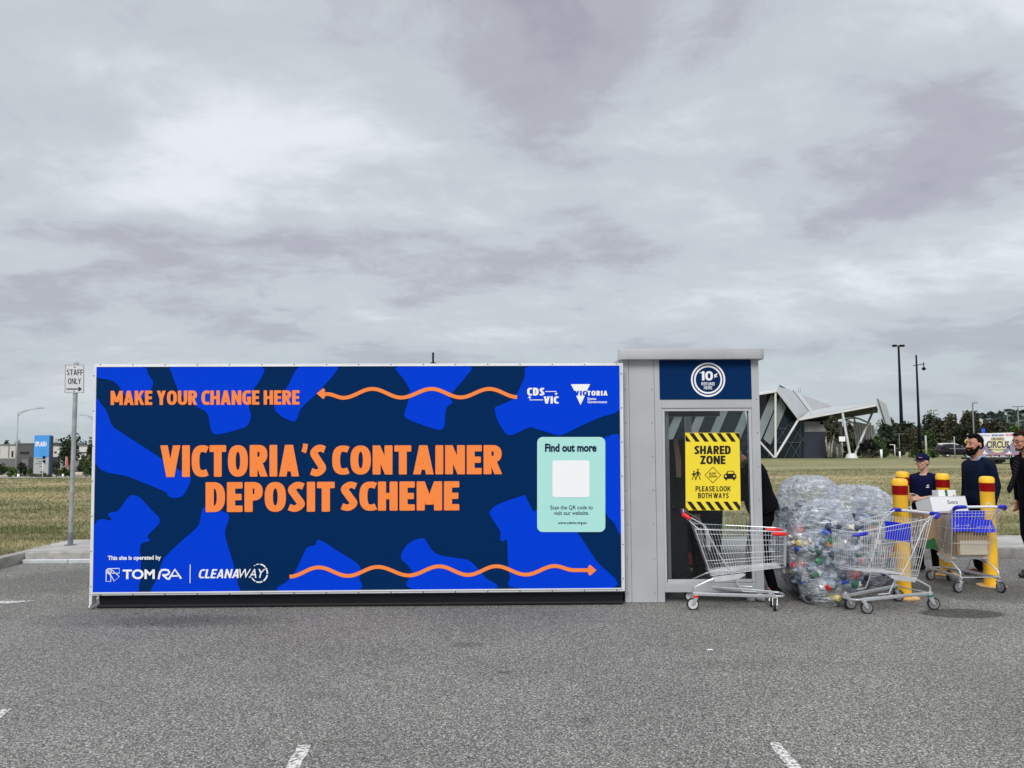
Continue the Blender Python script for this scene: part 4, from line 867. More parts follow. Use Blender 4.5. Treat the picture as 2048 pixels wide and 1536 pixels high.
m2 = n_('ShaderNodeMixShader'); lk(ad.outputs[0], m2.inputs[0]); lk(tr_.outputs[0], m2.inputs[1]); lk(m1.outputs[0], m2.inputs[2]); lk(m2.outputs[0], o_.inputs[0])
bp = n_('ShaderNodeBump'); bp.inputs['Strength'].default_value = 1.0; bp.inputs['Distance'].default_value = .07
q2_ = n_('ShaderNodeTexNoise'); q2_.inputs['Scale'].default_value = 13; q2_.inputs['Detail'].default_value = 4; q2_.inputs['Distortion'].default_value = 2.5; mp = n_('ShaderNodeMapping'); mp.inputs['Scale'].default_value = (.5, .5, 1.3); mp.inputs['Rotation'].default_value = (.4, .5, 0); lk(co.outputs['Object'], mp.inputs[0]); lk(mp.outputs[0], q2_.inputs['Vector']); lk(q2_.outputs['Fac'], bp.inputs['Height']); lk(bp.outputs[0], pb_.inputs['Normal'])
def simple_glassy(name, col, a=.35, rough=.12):
    m = bpy.data.materials.new(name); m.use_nodes = True; t, n_, lk = nodes_of(m); b_ = t.nodes['Principled BSDF']; b_.inputs['Base Color'].default_value = (*col, 1); b_.inputs['Roughness'].default_value = rough
    o_ = t.nodes['Material Output']; tr_ = n_('ShaderNodeBsdfTransparent'); tr_.inputs[0].default_value = (*[min(1, .4 + c * .7) for c in col], 1); mx_ = n_('ShaderNodeMixShader'); mx_.inputs[0].default_value = 1 - a; lk(tr_.outputs[0], mx_.inputs[1]); lk(b_.outputs[0], mx_.inputs[2]); lk(mx_.outputs[0], o_.inputs[0]); return m
pet = simple_glassy('clear_bottle', (.42, .50, .58), .30); petb = simple_glassy('dark_bottle', (.10, .13, .18), .25); petg = simple_glassy('green_bottle', (.10, .24, .16), .35)
def bottle_bm(kind):
    q = MB()
    if kind == 'can':
        q.lathe([(0, -.06), (.024, -.06), (.032, -.052), (.032, .046), (.026, .058), (.024, .06), (0, .056)], n=12)
    elif kind == 'carton':
        q.box((-.03, -.02, -.055), (.03, .02, .055)); q.tube([(0, 0, .055), (0, 0, .066)], .011, 8)
    else:
        q.lathe([(0, -.10), (.028, -.10), (.033, -.09), (.033, -.03), (.029, -.02), (.033, -.01), (.033, .035), (.016, .075), (.013, .085), (.013, .10), (0, .10)], n=12)
    return q
PROTO = {}
def proto(kind, mname, mats):
    k_ = (kind, mname)
    if k_ not in PROTO:
        q = bottle_bm(kind)
        for i, v in enumerate(q.v):      # crushed
            if kind != 'carton': v.x += .006 * math.sin(v.z * 70 + i * .3); v.y += .005 * math.cos(v.z * 55)
        if len(mats) > 1: q.m = [1 if (kind == 'bottle' and -.03 < sum(q.v[i].z for i in f) / len(f) < .03) or (kind == 'carton' and j in (2, 3)) else 0 for j, f in enumerate(q.f)]
        me = bpy.data.meshes.new(kind); me.from_pydata([tuple(v) for v in q.v], [], q.f)
        for m in mats: me.materials.append(m)
        me.polygons.foreach_set('material_index', q.m); me.polygons.foreach_set('use_smooth', [kind != 'carton'] * len(me.polygons)); PROTO[k_] = me
    return PROTO[k_]
can_cols = [('silver', (.55, .56, .58)), ('red', (.60, .02, .03)), ('blue', (.03, .08, .42)), ('pink', (.80, .14, .18)), ('yellow', (.6, .52, .2)), ('green', (.05, .22, .12)), ('black', (.03, .03, .04)), ('white', (.7, .7, .72))]
CM = {n: mat('can_' + n, c, .3, metal=.35 if n == 'silver' else .0) for n, c in can_cols}
lab_w = mat('bottle_label', (.6, .62, .66), .4); lab_b = mat('bottle_label_blue', (.05, .12, .45), .4); lab_o = mat('carton_orange', (.62, .22, .06), .5); cartm = mat('carton_paper', (.70, .66, .58), .5)
KINDS = [('bottle', 'clear', [pet, lab_w], 'crushed clear plastic bottle', .34), ('bottle', 'clearb', [pet, lab_b], 'blue labelled clear bottle', .12), ('bottle', 'dark', [petb, lab_w], 'dark smoky plastic bottle', .12), ('bottle', 'green', [petg, lab_w], 'green plastic bottle', .03),
         ('can', 'silver', [CM['silver']], 'silver drink can', .11), ('can', 'red', [CM['red']], 'red drink can', .035), ('can', 'blue', [CM['blue']], 'blue drink can', .05), ('can', 'pink', [CM['pink']], 'pink drink can', .03), ('can', 'yellow', [CM['yellow']], 'yellow drink can', .03),
         ('can', 'green', [CM['green']], 'green drink can', .02), ('can', 'black', [CM['black']], 'black drink can', .04), ('carton', 'plain', [cartm, lab_o], 'small juice carton with orange print', .075)]
def pick():
    r_ = random.random()
    for k_ in KINDS:
        r_ -= k_[4]
        if r_ <= 0: return k_
    return KINDS[0]
def bag(loc, rx, ry, h, label, where, n_items, lean=(0, 0), knot=None, seed=1, belly=.45, collapse=0.0, fill=1.0, n_stuff=0):
    rs = random.Random(seed); loc = Vector(loc)
    def rad(u):   # profile along height 0..1
        return max(.05, (1 - abs((u - belly) / (1.02 - belly if u > belly else belly + .12)) ** 2.6)) ** .5
    def surf(u, a, s=1.0):
        r_ = rad(u) * s; lump = 1 + .20 * mnoise.noise(Vector((math.cos(a) * 1.7 + seed * 3, math.sin(a) * 1.7, u * 2.6)))
        return loc + Vector((rx * r_ * lump * math.cos(a) + lean[0] * u * u, ry * r_ * lump * math.sin(a) + lean[1] * u * u, h * u))
    E = MB(); nu, nv = 110, 90; vs = []
    for i in range(nv + 1):
        for j in range(nu):
            a = 2 * math.pi * j / nu; u = i / nv; q = surf(u, a)
            d = Vector((math.cos(a), math.sin(a), .2)); s3 = Vector((q.x * 7, q.y * 7, q.z * 7 + seed))
            wv = mnoise.noise(s3) * .030 + (1 - abs(mnoise.noise(Vector((q.x * 14 + q.z * 7, q.y * 14, q.z * 11 + seed))))) * .018 + mnoise.noise(s3 * 3.3) * .005
            if u > .82: wv += math.sin(a * 13 + mnoise.noise(s3) * 4) * .018 * (u - .82) / .18 + mnoise.noise(s3 * .8) * .05 * (u - .8) / .2
            q = q + d * wv; q.z = max(.004 + .004 * abs(mnoise.noise(s3)), q.z); vs.append(q)
    E.add(vs, [(i * nu + j, i * nu + (j + 1) % nu, (i + 1) * nu + (j + 1) % nu, (i + 1) * nu + j) for i in range(nv) for j in range(nu)] + [tuple(nv * nu + j for j in range(nu))])
    B = empty('clear_bag', loc, label, 'bag', 'clear plastic bags of drink containers')
    E.build('bag_film', film, B, smooth='all', weld=False)
    if knot:
        K = MB(); base = Vector(knot)
        for s_ in (-1, 1):
            pts = []; nn_ = 9
            vv = []
            for i in range(nn_):
                for j in range(5):
                    vv.append(base + Vector((s_ * i * .013 + .012 * math.sin(i), (j - 2) * .02 + .01 * math.sin(i * 2 + j), .012 * i * (1 - i * .05) + .018 * math.sin(j * 1.9 + i * .6))))
            K.add(vv, [(i * 5 + j, i * 5 + j + 1, (i + 1) * 5 + j + 1, (i + 1) * 5 + j) for i in range(nn_ - 1) for j in range(4)])
        K.build('bag_ear', film, B, smooth='all')
    stuffmb = MB(); cnt = 0
    for i in range(n_items + n_stuff):
        k_ = pick(); u = .04 + (.84 * fill) * rs.random() ** .9; a = rs.uniform(0, 2 * math.pi)
        outer = i < n_items
        if outer: a = rs.uniform(math.pi * .95, math.pi * 2.05); s_ = rs.uniform(.86, .945)
        else: s_ = rs.random() ** .5 * .78
        q = surf(u, a, s_); q.z = max(.05, q.z); rot = Euler((rs.uniform(0, 3), rs.uniform(0, 3), rs.uniform(0, 3)))
        if outer: rot = Euler((rs.uniform(1.2, 1.9), rs.uniform(-.5, .5), a + rs.choice((0, math.pi / 2)) + rs.uniform(-.6, .6)))
        me = proto(k_[0], k_[1], k_[2])
        if outer:
            o = bpy.data.objects.new({'bottle': 'plastic_bottle', 'can': 'drink_can', 'carton': 'juice_carton'}[k_[0]], me); COL.objects.link(o); o.location = q; o.rotation_euler = rot; o.scale = (1.12, 1.12, 1.12)
            hw = ('low in', 'below middle of', 'above middle of', 'high in')[min(3, int(u * 4))]; sw = ('at its left', 'left of centre', 'right of centre', 'at its right')[max(0, min(3, int((a / math.pi - 1) * 4)))]
            tag(o, k_[3] + ' ' + hw + ' the ' + where + ', ' + sw, 'bottle' if k_[0] == 'bottle' else k_[0], k_[3] + 's in the ' + where)
        else:
            M = rot.to_matrix(); stuffmb.mi = {'clear': 0, 'clearb': 0, 'dark': 1, 'green': 2}.get(k_[1], 3 + hash(k_[1][0]) % 1 + (0 if k_[1] == 'silver' else 1))
            stuffmb.add([q + M @ v.co for v in me.vertices], [tuple(p.vertices) for p in me.polygons])
    tag(stuffmb.build('drink_containers', [pet, petb, petg, CM['silver'], CM['blue']], smooth='all', weld=False), 'mass of crushed bottles and cans filling the ' + where, 'containers', kind='stuff')
def gxy(px, Y): return P(px, 1000, Y).x
bag((gxy(1648, 8.33), 8.36, 0), .335, .30, 1.08, 'front clear bag, upright on the asphalt between the red and blue trolleys', 'front clear bag', 95, seed=2, belly=.42, lean=(.03, .02), fill=.92, n_stuff=140)
bag((gxy(1622, 8.95), 8.98, 0), .37, .36, 1.30, 'tallest clear bag, standing behind the front bag beside the kiosk customer', 'tallest clear bag', 80, seed=5, belly=.58, lean=(-.04, 0), knot=P(1612, 975, 8.95), fill=.84, n_stuff=120)
bag((gxy(1715, 9.25), 9.3, .0), .40, .36, 1.17, 'wide clear bag behind the tip of the blue handled trolley', 'wide clear bag', 65, seed=9, belly=.55, lean=(.03, .0), knot=P(1738, 985, 9.25), fill=.84, n_stuff=100)
bag((gxy(1757, 9.55), 9.75, .0), .30, .28, 1.06, 'rearmost clear bag with a twisted top beside the bollards', 'rearmost clear bag', 24, seed=12, belly=.45, lean=(.05, 0), fill=.88, n_stuff=40)
bag((gxy(1552, 10.4), 10.5, .0), .17, .17, .80, 'small crumpled clear bag just right of the kiosk customer', 'small crumpled bag', 8, seed=15, belly=.5, fill=.9, n_stuff=12)
# ------------------------------------------------------------------ people
skin = mat('skin', (.52, .255, .175), .6, var=.10, vscale=14, spec=.35); skin2 = mat('skin_pale', (.58, .34, .25), .5, var=.08, vscale=14, spec=.35)
skin.node_tree.nodes['Principled BSDF'].inputs['Subsurface Weight'].default_value = .08; skin.node_tree.nodes['Principled BSDF'].inputs['Subsurface Radius'].default_value = (.02, .01, .005)
hairm = mat('hair_dark', (.007, .005, .004), .8, bump=.8, bscale=120, spec=.08); hairb = mat('hair_brown', (.022, .012, .008), .8, bump=.8, bscale=120, spec=.08)
eyem = mat('eye_dark', (.02, .012, .01), .2); eyew = mat('eye_white', (.30, .27, .25), .5, spec=.1); lipm = mat('lip', (.42, .15, .13), .5)
navyk = mat('navy_knit', (.004, .009, .026), .9, var=.2, vscale=9, bump=1.0, bscale=9, spec=.1); navyt = mat('navy_cotton', (.004, .007, .038), .9, var=.2, vscale=6, bump=1.0, bscale=11, spec=.1)
blackc = mat('black_cloth', (.004, .004, .007), .9, var=.2, vscale=6, bump=1.0, bscale=9, spec=.1); shirtb = mat('shirt_blue', (.32, .38, .52), .7, var=.08, vscale=10); leather = mat('shoe_leather', (.012, .010, .010), .35); leatherb = mat('shoe_brown', (.10, .03, .025), .4)
def cap_(mb, a, b, ra, rb, n=14):
    a = Vector(a); b = Vector(b); d = (b - a); l = d.length; d.normalize(); M = d.to_track_quat('Z', 'Y').to_matrix(); prof = []
    for i in range(6): t = math.pi / 2 * i / 5; prof.append((ra * math.sin(t), -ra * math.cos(t)))
    for i in range(6): t = math.pi / 2 * i / 5; prof.append((rb * math.cos(t), l + rb * math.sin(t)))
    mb.lathe(prof, a, n, M=M)
def loft(mb, secs, n=22):
    vs = []; k = len(secs)
    for (c, rx, ry) in secs:
        for j in range(n): t = 2 * math.pi * j / n; ct, st = math.cos(t), math.sin(t); e = .85; vs.append(Vector(c) + Vector((rx * math.copysign(abs(ct) ** e, ct), ry * math.copysign(abs(st) ** e, st), 0)))
    mb.add(vs, [(i * n + j, i * n + (j + 1) % n, (i + 1) * n + (j + 1) % n, (i + 1) * n + j) for i in range(k - 1) for j in range(n)] + [tuple(range(n))[::-1], tuple((k - 1) * n + j for j in range(n))])
def fuse(mb, name, m, parent, vox, it=3, xf=None):
    if xf is not None: mb.v = [xf(q) for q in mb.v]
    o = mb.build(name, m, parent=parent, world=False)
    r_ = o.modifiers.new('r', 'REMESH'); r_.mode = 'VOXEL'; r_.voxel_size = vox
    s_ = o.modifiers.new('s', 'SMOOTH'); s_.iterations = it; s_.factor = .5
    bake(o)
    if not len(o.data.materials): o.data.materials.append(m)
    o.data.polygons.foreach_set('use_smooth', [True] * len(o.data.polygons)); return o
def person(label, loc, rz, height, cfg):
    S = height / 1.75; T = empty('person', loc, label, 'person', None, rz)
    lean = cfg.get('lean', 0.0); piv = Vector((0, 0, .95)); ML = Matrix.Rotation(lean, 3, 'Y'); hx = cfg.get('head_pitch', 0.0); hyaw = cfg.get('head_yaw', 0.0)
    def up(q): q = Vector(q); return piv + ML @ (q - piv)          # upper body bends at the pelvis
    HC = Vector((.035, 0, 1.635)); NB = Vector((-.01, 0, 1.50)); MH = Matrix.Rotation(hyaw, 3, 'Z') @ Matrix.Rotation(hx, 3, 'Y')
    def hd(q): return up(NB + MH @ (Vector(q) + HC - NB))           # head space, origin at its centre
    sc_ = lambda q: Vector(q) * S
    B = MB(); legs = cfg['legs']; arms = cfg['arms']; bulk = cfg.get('bulk', 1.0)
    tors = [((0, 0, .90), .105, .155), ((0, 0, .98), .115, .165), ((.0, 0, 1.08), .105, .145), ((0, 0, 1.20), .115, .155), ((0, 0, 1.32), .120, .170), ((-.005, 0, 1.39), .105, .155), ((-.01, 0, 1.44), .078, .110), ((-.01, 0, 1.475), .058, .068)]
    def torso(mb, g=0.0, z0=0, z1=9):
        k = MB(); loft(k, [(c, rx * bulk + g, ry * bulk + g) for c, rx, ry in tors if z0 <= c[2] <= z1]); mb.add([up(q) for q in k.v], k.f)
    torso(B, -.01)
    cap_(B, up((-.01, 0, 1.44)), up(NB + MH @ (Vector((.005, 0, 1.56)) - NB)), .060, .054)
    # head
    h_ = MB(); h_.ell((0, 0, .03), (.098, .077, .092), 20, 14); h_.ell((.022, 0, -.035), (.070, .060, .080), 18, 12); h_.ell((.052, 0, -.085), (.034, .034, .026))
    h_.ell((.045, 0, -.06), (.045, .048, .045)); cap_(h_, (.090, 0, .015), (.112, 0, -.022), .010, .0155); h_.ell((.103, .012, -.026), (.011, .009, .009)); h_.ell((.103, -.012, -.026), (.011, .009, .009))
    h_.ell((.074, .032, .028), (.018, .026, .012)); h_.ell((.074, -.032, .028), (.018, .026, .012)); h_.ell((.072, .042, -.02), (.02, .02, .02)); h_.ell((.072, -.042, -.02), (.02, .02, .02))
    for s in (1, -1): h_.ell((-.010, s * .080, -.005), (.018, .009, .032)); h_.ell((-.005, s * .078, .010), (.017, .010, .018))
    h_.ell((.089, 0, -.052), (.013, .024, .006)); h_.ell((.087, 0, -.062), (.012, .020, .006))
    B.add([hd(q) for q in h_.v], h_.f)
    # arms, hands
    handsp = []
    for s, A in zip((1, -1), arms):
        sh, el, wr = [up(q) for q in A[:3]] if not A[4:] or A[4] else [Vector(q) for q in A[:3]]
        cap_(B, sh, el, .052, .042); cap_(B, el, wr, .041, .027)
        f_dir = (ML @ Vector(A[3][0])).normalized() if not A[4:] or A[4] else Vector(A[3][0]).normalized(); th = Vector(A[3][1]).normalized(); curl = A[3][2]
        th = (th - f_dir * th.dot(f_dir)).normalized(); nrm = f_dir.cross(th).normalized() * A[3][3]   # nrm: palm side
        pc = wr + f_dir * .05
        for k_ in range(4): cap_(B, wr + th * (.018 - .012 * k_), wr + f_dir * .085 + th * (.030 - .020 * k_), .014, .0125, 8)
        for k_, ln in enumerate((.072, .080, .075, .060)):
            b0 = wr + f_dir * .088 + th * (.030 - .020 * k_); c1 = curl * (1 + .08 * k_)
            d1 = (f_dir * math.cos(c1 * .5) + nrm * math.sin(c1 * .5)); d2 = (f_dir * math.cos(c1 * 1.2) + nrm * math.sin(c1 * 1.2)); d3 = (f_dir * math.cos(c1 * 1.7) + nrm * math.sin(c1 * 1.7))
            p1 = b0 + d1 * ln * .48; p2 = p1 + d2 * ln * .3; p3 = p2 + d3 * ln * .22
            cap_(B, b0, p1, .0095, .0085, 8); cap_(B, p1, p2, .0085, .008, 8); cap_(B, p2, p3, .008, .0072, 8)
        t0 = wr + f_dir * .03 + th * .028; t1 = t0 + (f_dir * .6 + th * .7 + nrm * .3).normalized() * .04; t2 = t1 + (f_dir * .85 + th * .2 + nrm * .5).normalized() * .032
        cap_(B, t0, t1, .013, .011, 8); cap_(B, t1, t2, .0105, .009, 8); handsp.append((wr, f_dir, th, nrm))
    for hip, kn, an, toe in legs:
        cap_(B, hip, kn, .078, .050); cap_(B, kn, an, .050, .034); cap_(B, an, Vector(an).lerp(Vector(toe), .8), .030, .016)
    fuse(B, 'body', cfg.get('skin', skin), T, .0065, 2, sc_)
    # clothes
    topm = cfg['top']; Tm = MB(); torso(Tm, .012 + cfg.get('loose', 0), 0.0, 1.46); 
    if cfg.get('hem', .9) < .9: pass
    for s, A in zip((1, -1), arms):
        sh, el, wr = [up(q) for q in A[:3]] if not A[4:] or A[4] else [Vector(q) for q in A[:3]]
        shn = up((-.008, s * .065, 1.43)); cap_(Tm, shn, sh, .060, .066)
        if cfg.get('short'): cap_(Tm, sh, sh.lerp(el, .62), .070, .072)
        else: cap_(Tm, sh, el, .066, .056); cap_(Tm, el, el.lerp(wr, .93), .056, .042)
    tpo = fuse(Tm, 'top', topm, T, .010, 4, sc_)
    Tr = MB(); k = MB(); loft(k, [((0, 0, .80), .11, .16), ((0, 0, .9), .118, .168), ((0, 0, 1.0), .120, .172)]); Tr.add([q for q in k.v], k.f)
    for hip, kn, an, toe in legs: cap_(Tr, hip, kn, .094, .066); cap_(Tr, kn, Vector(kn).lerp(Vector(an), 1.0), .066, .052)
    fuse(Tr, 'trousers', cfg.get('trousers', blackc), T, .012, 4, sc_)
    for hip, kn, an, toe in legs:
        sh_ = MB(); an = Vector(an); toe = Vector(toe); fd = (toe - an); fd.z = 0; fd.normalize(); heel = Vector((an.x, an.y, 0)) - fd * .05
        z0 = min(an.z, toe.z) - .03 if an.z > .12 else 0
        cap_(sh_, heel + Vector((0, 0, .045 + max(0, z0))), Vector((an.x, an.y, max(.05, an.z - .01))), .042, .047); cap_(sh_, heel + Vector((0, 0, .040 + max(0, z0))), toe + fd * .02 + Vector((0, 0, .0)), .038, .032)
        cap_(sh_, heel + Vector((0, 0, .040 + max(0, z0))) + fd * .12, toe + fd * .035, .042, .026)
        for v in sh_.v: v.z = max(.006, v.z)
        fuse(sh_, 'shoe', cfg.get('shoe', leather), T, .008, 2, sc_)
    # face
    for s in (1, -1):
        e_ = MB(); e_.ell(hd((.0835, s * .031, .012)), (.010, .013, .008), 12, 8, M=ML @ MH); e_.v = [sc_(q) for q in e_.v]; eo = e_.build('eye', eyew, parent=T, world=False, smooth='all')
        e_ = MB(); e_.ell(hd((.0905, s * .030, .012)), (.005, .006, .006), 10, 6, M=ML @ MH); e_.v = [sc_(q) for q in e_.v]; e_.build('iris', eyem, parent=eo, world=False, smooth='all')
        e_ = MB(); e_.tube([hd((.094, s * .014, .033)), hd((.093, s * .032, .039)), hd((.080, s * .052, .033))], [.004, .005, .003], 6); e_.v = [sc_(q) for q in e_.v]; e_.build('eyebrow', cfg.get('hair', hairm), parent=T, world=False, smooth='all')
    e_ = MB(); e_.tube([hd((.088, .025, -.057)), hd((.1005, .010, -.056)), hd((.1025, 0, -.058)), hd((.1005, -.010, -.056)), hd((.088, -.025, -.057))], [.003, .005, .0055, .005, .003], 6); e_.v = [sc_(q) for q in e_.v]; e_.build('mouth', lipm, parent=T, world=False, smooth='all')
    hm = cfg.get('hair', hairm)
    if cfg.get('hairstyle') is not None:
        k = MB(); st = cfg['hairstyle']
        k.ell((-.016, 0, .052), (.098, .083, .085), 22, 14); k.ell((-.045, 0, .0), (.068, .072, .068), 18, 12)
        if st == 'quiff': k.ell((.045, .01, .118), (.055, .055, .028)); k.ell((.0, 0, .118), (.07, .065, .030)); k.ell((.078, .015, .105), (.026, .042, .022))
        if st == 'short': k.ell((.060, 0, .100), (.035, .050, .024)); k.ell((.0, 0, .112), (.07, .062, .028))
        vs2 = []
        for q in k.v:                     # cut back from face and ears
            if q.x > .045 and q.z < .072: q = Vector((.03, q.y * .8, q.z))
            vs2.append(q)
        k2 = MB(); k2.add([hd(q) for q in vs2], k.f); fuse(k2, 'hair', hm, T, .006, 1, sc_)
    if cfg.get('beard'):
        k = MB()
        if cfg['beard'] == 'full':
            for s in (1, -1): cap_(k, (.0, s * .074, -.01), (.045, s * .058, -.070), .012, .024); cap_(k, (.045, s * .058, -.070), (.088, s * .020, -.095), .024, .028); cap_(k, (.080, s * .036, -.046), (.102, s * .006, -.040), .010, .010); cap_(k, (.085, s * .034, -.046), (.080, s * .036, -.085), .012, .02)
            k.ell((.082, 0, -.112), (.034, .036, .030)); k.ell((.05, 0, -.10), (.05, .045, .03))
        else:
            for s in (1, -1): cap_(k, (.02, s * .071, -.03), (.05, s * .052, -.075), .006, .009); cap_(k, (.05, s * .052, -.075), (.088, s * .015, -.092), .009, .011)
        k2 = MB(); k2.add([hd(q) for q in k.v], k.f); fuse(k2, 'beard', hm, T, .006, 1, sc_)
    if cfg.get('cap'):
        k = MB(); cm = cfg['cap'][0]; brim = cfg['cap'][1]
        k.ell((-.008, 0, .055), (.108, .090, .088), 24, 14); k.box((-.2, -.2, -.2), (-.19, -.19, -.19)); k.v = [Vector((q.x, q.y, max(q.z, .040))) for q in k.v[:-8]]; k.f = k.f[:-6]; k.m = k.m[:-6]
        k2 = MB(); k2.add([hd(q) for q in k.v], k.f); co_ = fuse(k2, 'cap', cm, T, .006, 2, sc_)
        k = MB(); pts = []
        for i in range(9):
            a = R(-62 + 124 * i / 8); r0 = .088; r1 = .088 + brim * math.cos(a * .95) ** .6
            pts.append((r0 * math.cos(a), .085 * math.sin(a), .045)); pts.append((r1 * math.cos(a) + .0, .087 * math.sin(a) * 1.02, .040 - .012 * math.cos(a)))
        k.add(pts, [(2 * i, 2 * i + 1, 2 * i + 3, 2 * i + 2) for i in range(8)]); k.add([Vector(q) + Vector((0, 0, .006)) for q in pts], [(2 * i, 2 * i + 1, 2 * i + 3, 2 * i + 2) for i in range(8)])
        k.v = [sc_(hd(q)) for q in k.v]; k.build('cap_brim', cm, parent=co_, world=False, smooth='all')
    return T, up, hd, sc_, handsp
def stand(dx=.0, dy=.095, sp=.02):
    return [((0, dy, .90), (.03, dy + sp, .49), (-.005 + dx, dy + sp, .085), (.14 + dx, dy + sp + .03, .035)), ((0, -dy, .90), (.02, -dy - sp, .49), (-.005 - dx, -dy - sp, .085), (.14 - dx, -dy - sp - .03, .035))]
# the bearded man, in profile to the left
FACE_L = R(180)
hang = lambda s: ((-.005, s * .185, 1.372), (-.03, s * .235, 1.13), (.03, s * .225, .88), ((0.25, 0, -1), (1, 0, 0), .6, -s))
Tm_, up, hd, sc_, hp = person('bearded man in a navy jumper over a pale blue collar, standing in profile', (P(1966, 1150, 9.85).x, 9.85, 0), R(192), 1.745, dict(legs=stand(.05), arms=[hang(1), hang(-1)], top=navyk, hairstyle='quiff', beard='full', bulk=1.05, head_pitch=.0, head_yaw=0, shoe=leatherb, loose=.004))
def collar(T, m, up, sc_, z=1.46):
    for s in (1, -1):
        k = MB(); k.prism([sc_(up(q)) for q in ((.055, s * .010, z - .02), (.045, s * .062, z + .035), (-.02, s * .078, z + .055), (-.03, s * .082, z + .02), (.05, s * .075, z - .045), (.088, s * .035, z - .075))], (.003, s * .004, .002)); k.build('collar', m, parent=T, world=False, bevel=.002)
    k = MB(); k.tube([sc_(up(q)) for q in ((-.02, .078, z + .03), (-.06, .05, z + .035), (-.07, 0, z + .038), (-.06, -.05, z + .035), (-.02, -.078, z + .03))], .018, 8); k.build('collar_band', m, parent=T, world=False, smooth='all')
collar(Tm_, shirtb, up, sc_)
# the worker in a cap with a phone
aL = ((-.005, .185, 1.385), (.03, .235, 1.13), (.26, .06, 1.10), ((.9, -.5, .12), (-.1, -.3, 1), .9, 1))
aR = ((-.005, -.185, 1.385), (.0, -.23, 1.11), (.24, -.09, 1.07), ((1, .35, .18), (-.1, .3, 1), .9, -1))
Tw, up, hd, sc_, hp = person('short worker in a navy cap and navy tee shirt holding a phone', (P(1851, 1000, 10.25).x, 10.25, 0), R(216), 1.50, dict(legs=stand(.0), arms=[aL, aR], top=navyt, short=True, skin=skin2, cap=(navyt, .10), hair=hairb, hairstyle='back', bulk=1.06, loose=.012, head_yaw=-.1))
k = MB(); c_ = up((.335, -.015, 1.165)); k.box(c_ - Vector((.07, .035, .004)), c_ + Vector((.07, .035, .004)), rot=(0, -.25, .1)); k.v = [sc_(q) for q in k.v]; o_ = k.build('mobile_phone', mat('phone_white', (.6, .58, .56), .25), None, bevel=.0)
o_.matrix_world = Matrix.Translation(Tw.location) @ Matrix.Rotation(R(216), 4, 'Z'); tag(o_, 'pale phone held flat by the worker in the navy cap', 'phone')
k = MB()
for dz in (0, -.028): k.prism([sc_(up(q)) for q in ((.138, .055, 1.30 + dz), (.128, .125, 1.305 + dz), (.128, .125, 1.292 + dz), (.138, .055, 1.287 + dz))], (.004, 0, 0))
k.build('chest_stripe', lwhite, parent=Tw, world=False)
k = MB(); k.tube([sc_(hd(q)) for q in ((.098, .0, .075), (.096, .028, .075), (.086, .05, .073))], .007, 6); k.build('cap_badge', mat('badge_orange', (.45, .16, .08), .6), parent=Tw, world=False)
# man in black with a striped tie at the right edge
aL = ((-.005, .195, 1.375), (-.06, .24, 1.13), (.05, .20, .90), ((.3, 0, -1), (1, 0, 0), .5, -1)); aR = ((-.005, -.195, 1.375), (-.05, -.25, 1.13), (.02, -.22, .90), ((.3, 0, -1), (1, 0, 0), .5, 1))
Tr_, up, hd, sc_, hp = person('man in black shirt and glasses with a swinging striped tie at the right edge', (P(2074, 1140, 9.9).x, 9.9, 0), R(190), 1.80, dict(legs=[((0, .095, .90), (.10, .11, .50), (.16, .11, .085), (.31, .12, .035)), ((0, -.095, .90), (.02, -.11, .49), (-.10, -.11, .09), (.04, -.12, .03))], arms=[aL, aR], top=blackc, hairstyle='short', hair=hairb, beard='stubble', lean=.12, head_pitch=.05))
k = MB(); tie = [(.115, 0, 1.44), (.165, .0, 1.32), (.245, .0, 1.20), (.315, 0, 1.09)]
stp = []
for i, q in enumerate(tie):
    w_ = (.018, .028, .036, .044)[i]; stp.append((sc_(up((q[0], w_, q[2]))), sc_(up((q[0], -w_, q[2])))))
vs = [p_ for a in stp for p_ in a] + [sc_(up((.335, 0, 1.035)))]; fs = [(0, 1, 3, 2), (2, 3, 5, 4), (4, 5, 7, 6), (6, 7, 8)]
k.add(vs, fs); k.add([v + Vector((-.008, 0, -.004)) for v in vs], fs)
tie_o = k.build('tie', mat('tie_black', (.008, .007, .009), .8, spec=.08), parent=Tr_, world=False)
k = MB()
for i in range(8):
    u = .12 + i * .10; a = Vector(tie[0]).lerp(Vector(tie[3]), u) + Vector((.012 + .012 * math.sin(u * 3), 0, .0)); k.prism([sc_(up(a + Vector((.002, -.03, .02)))), sc_(up(a + Vector((.002, .03, -.02)))), sc_(up(a + Vector((.002, .03, -.023)))), sc_(up(a + Vector((.002, -.03, .017))))], (.002, 0, 0))
k.build('tie_stripe', mat('tie_grey', (.12, .11, .11), .8, spec=.1), parent=tie_o, world=False)
k = MB()
for s in (1, -1):
    k.tube([hd(q) for q in [(.102 + .0 * i, s * (.033 + .024 * math.cos(R(45 * i))), .012 + .018 * math.sin(R(45 * i))) for i in range(8)]], .0022, 5, close=True); k.tube([hd((.100, s * .057, .02)), hd((-.01, s * .088, .018))], .0022, 5)
k.tube([hd((.103, .010, .016)), hd((.103, -.010, .016))], .0022, 5); k.v = [sc_(q) for q in k.v]; k.build('glasses', mat('glasses_brown', (.12, .03, .03), .3), parent=Tr_, world=False)
collar(Tr_, blackc, up, sc_)
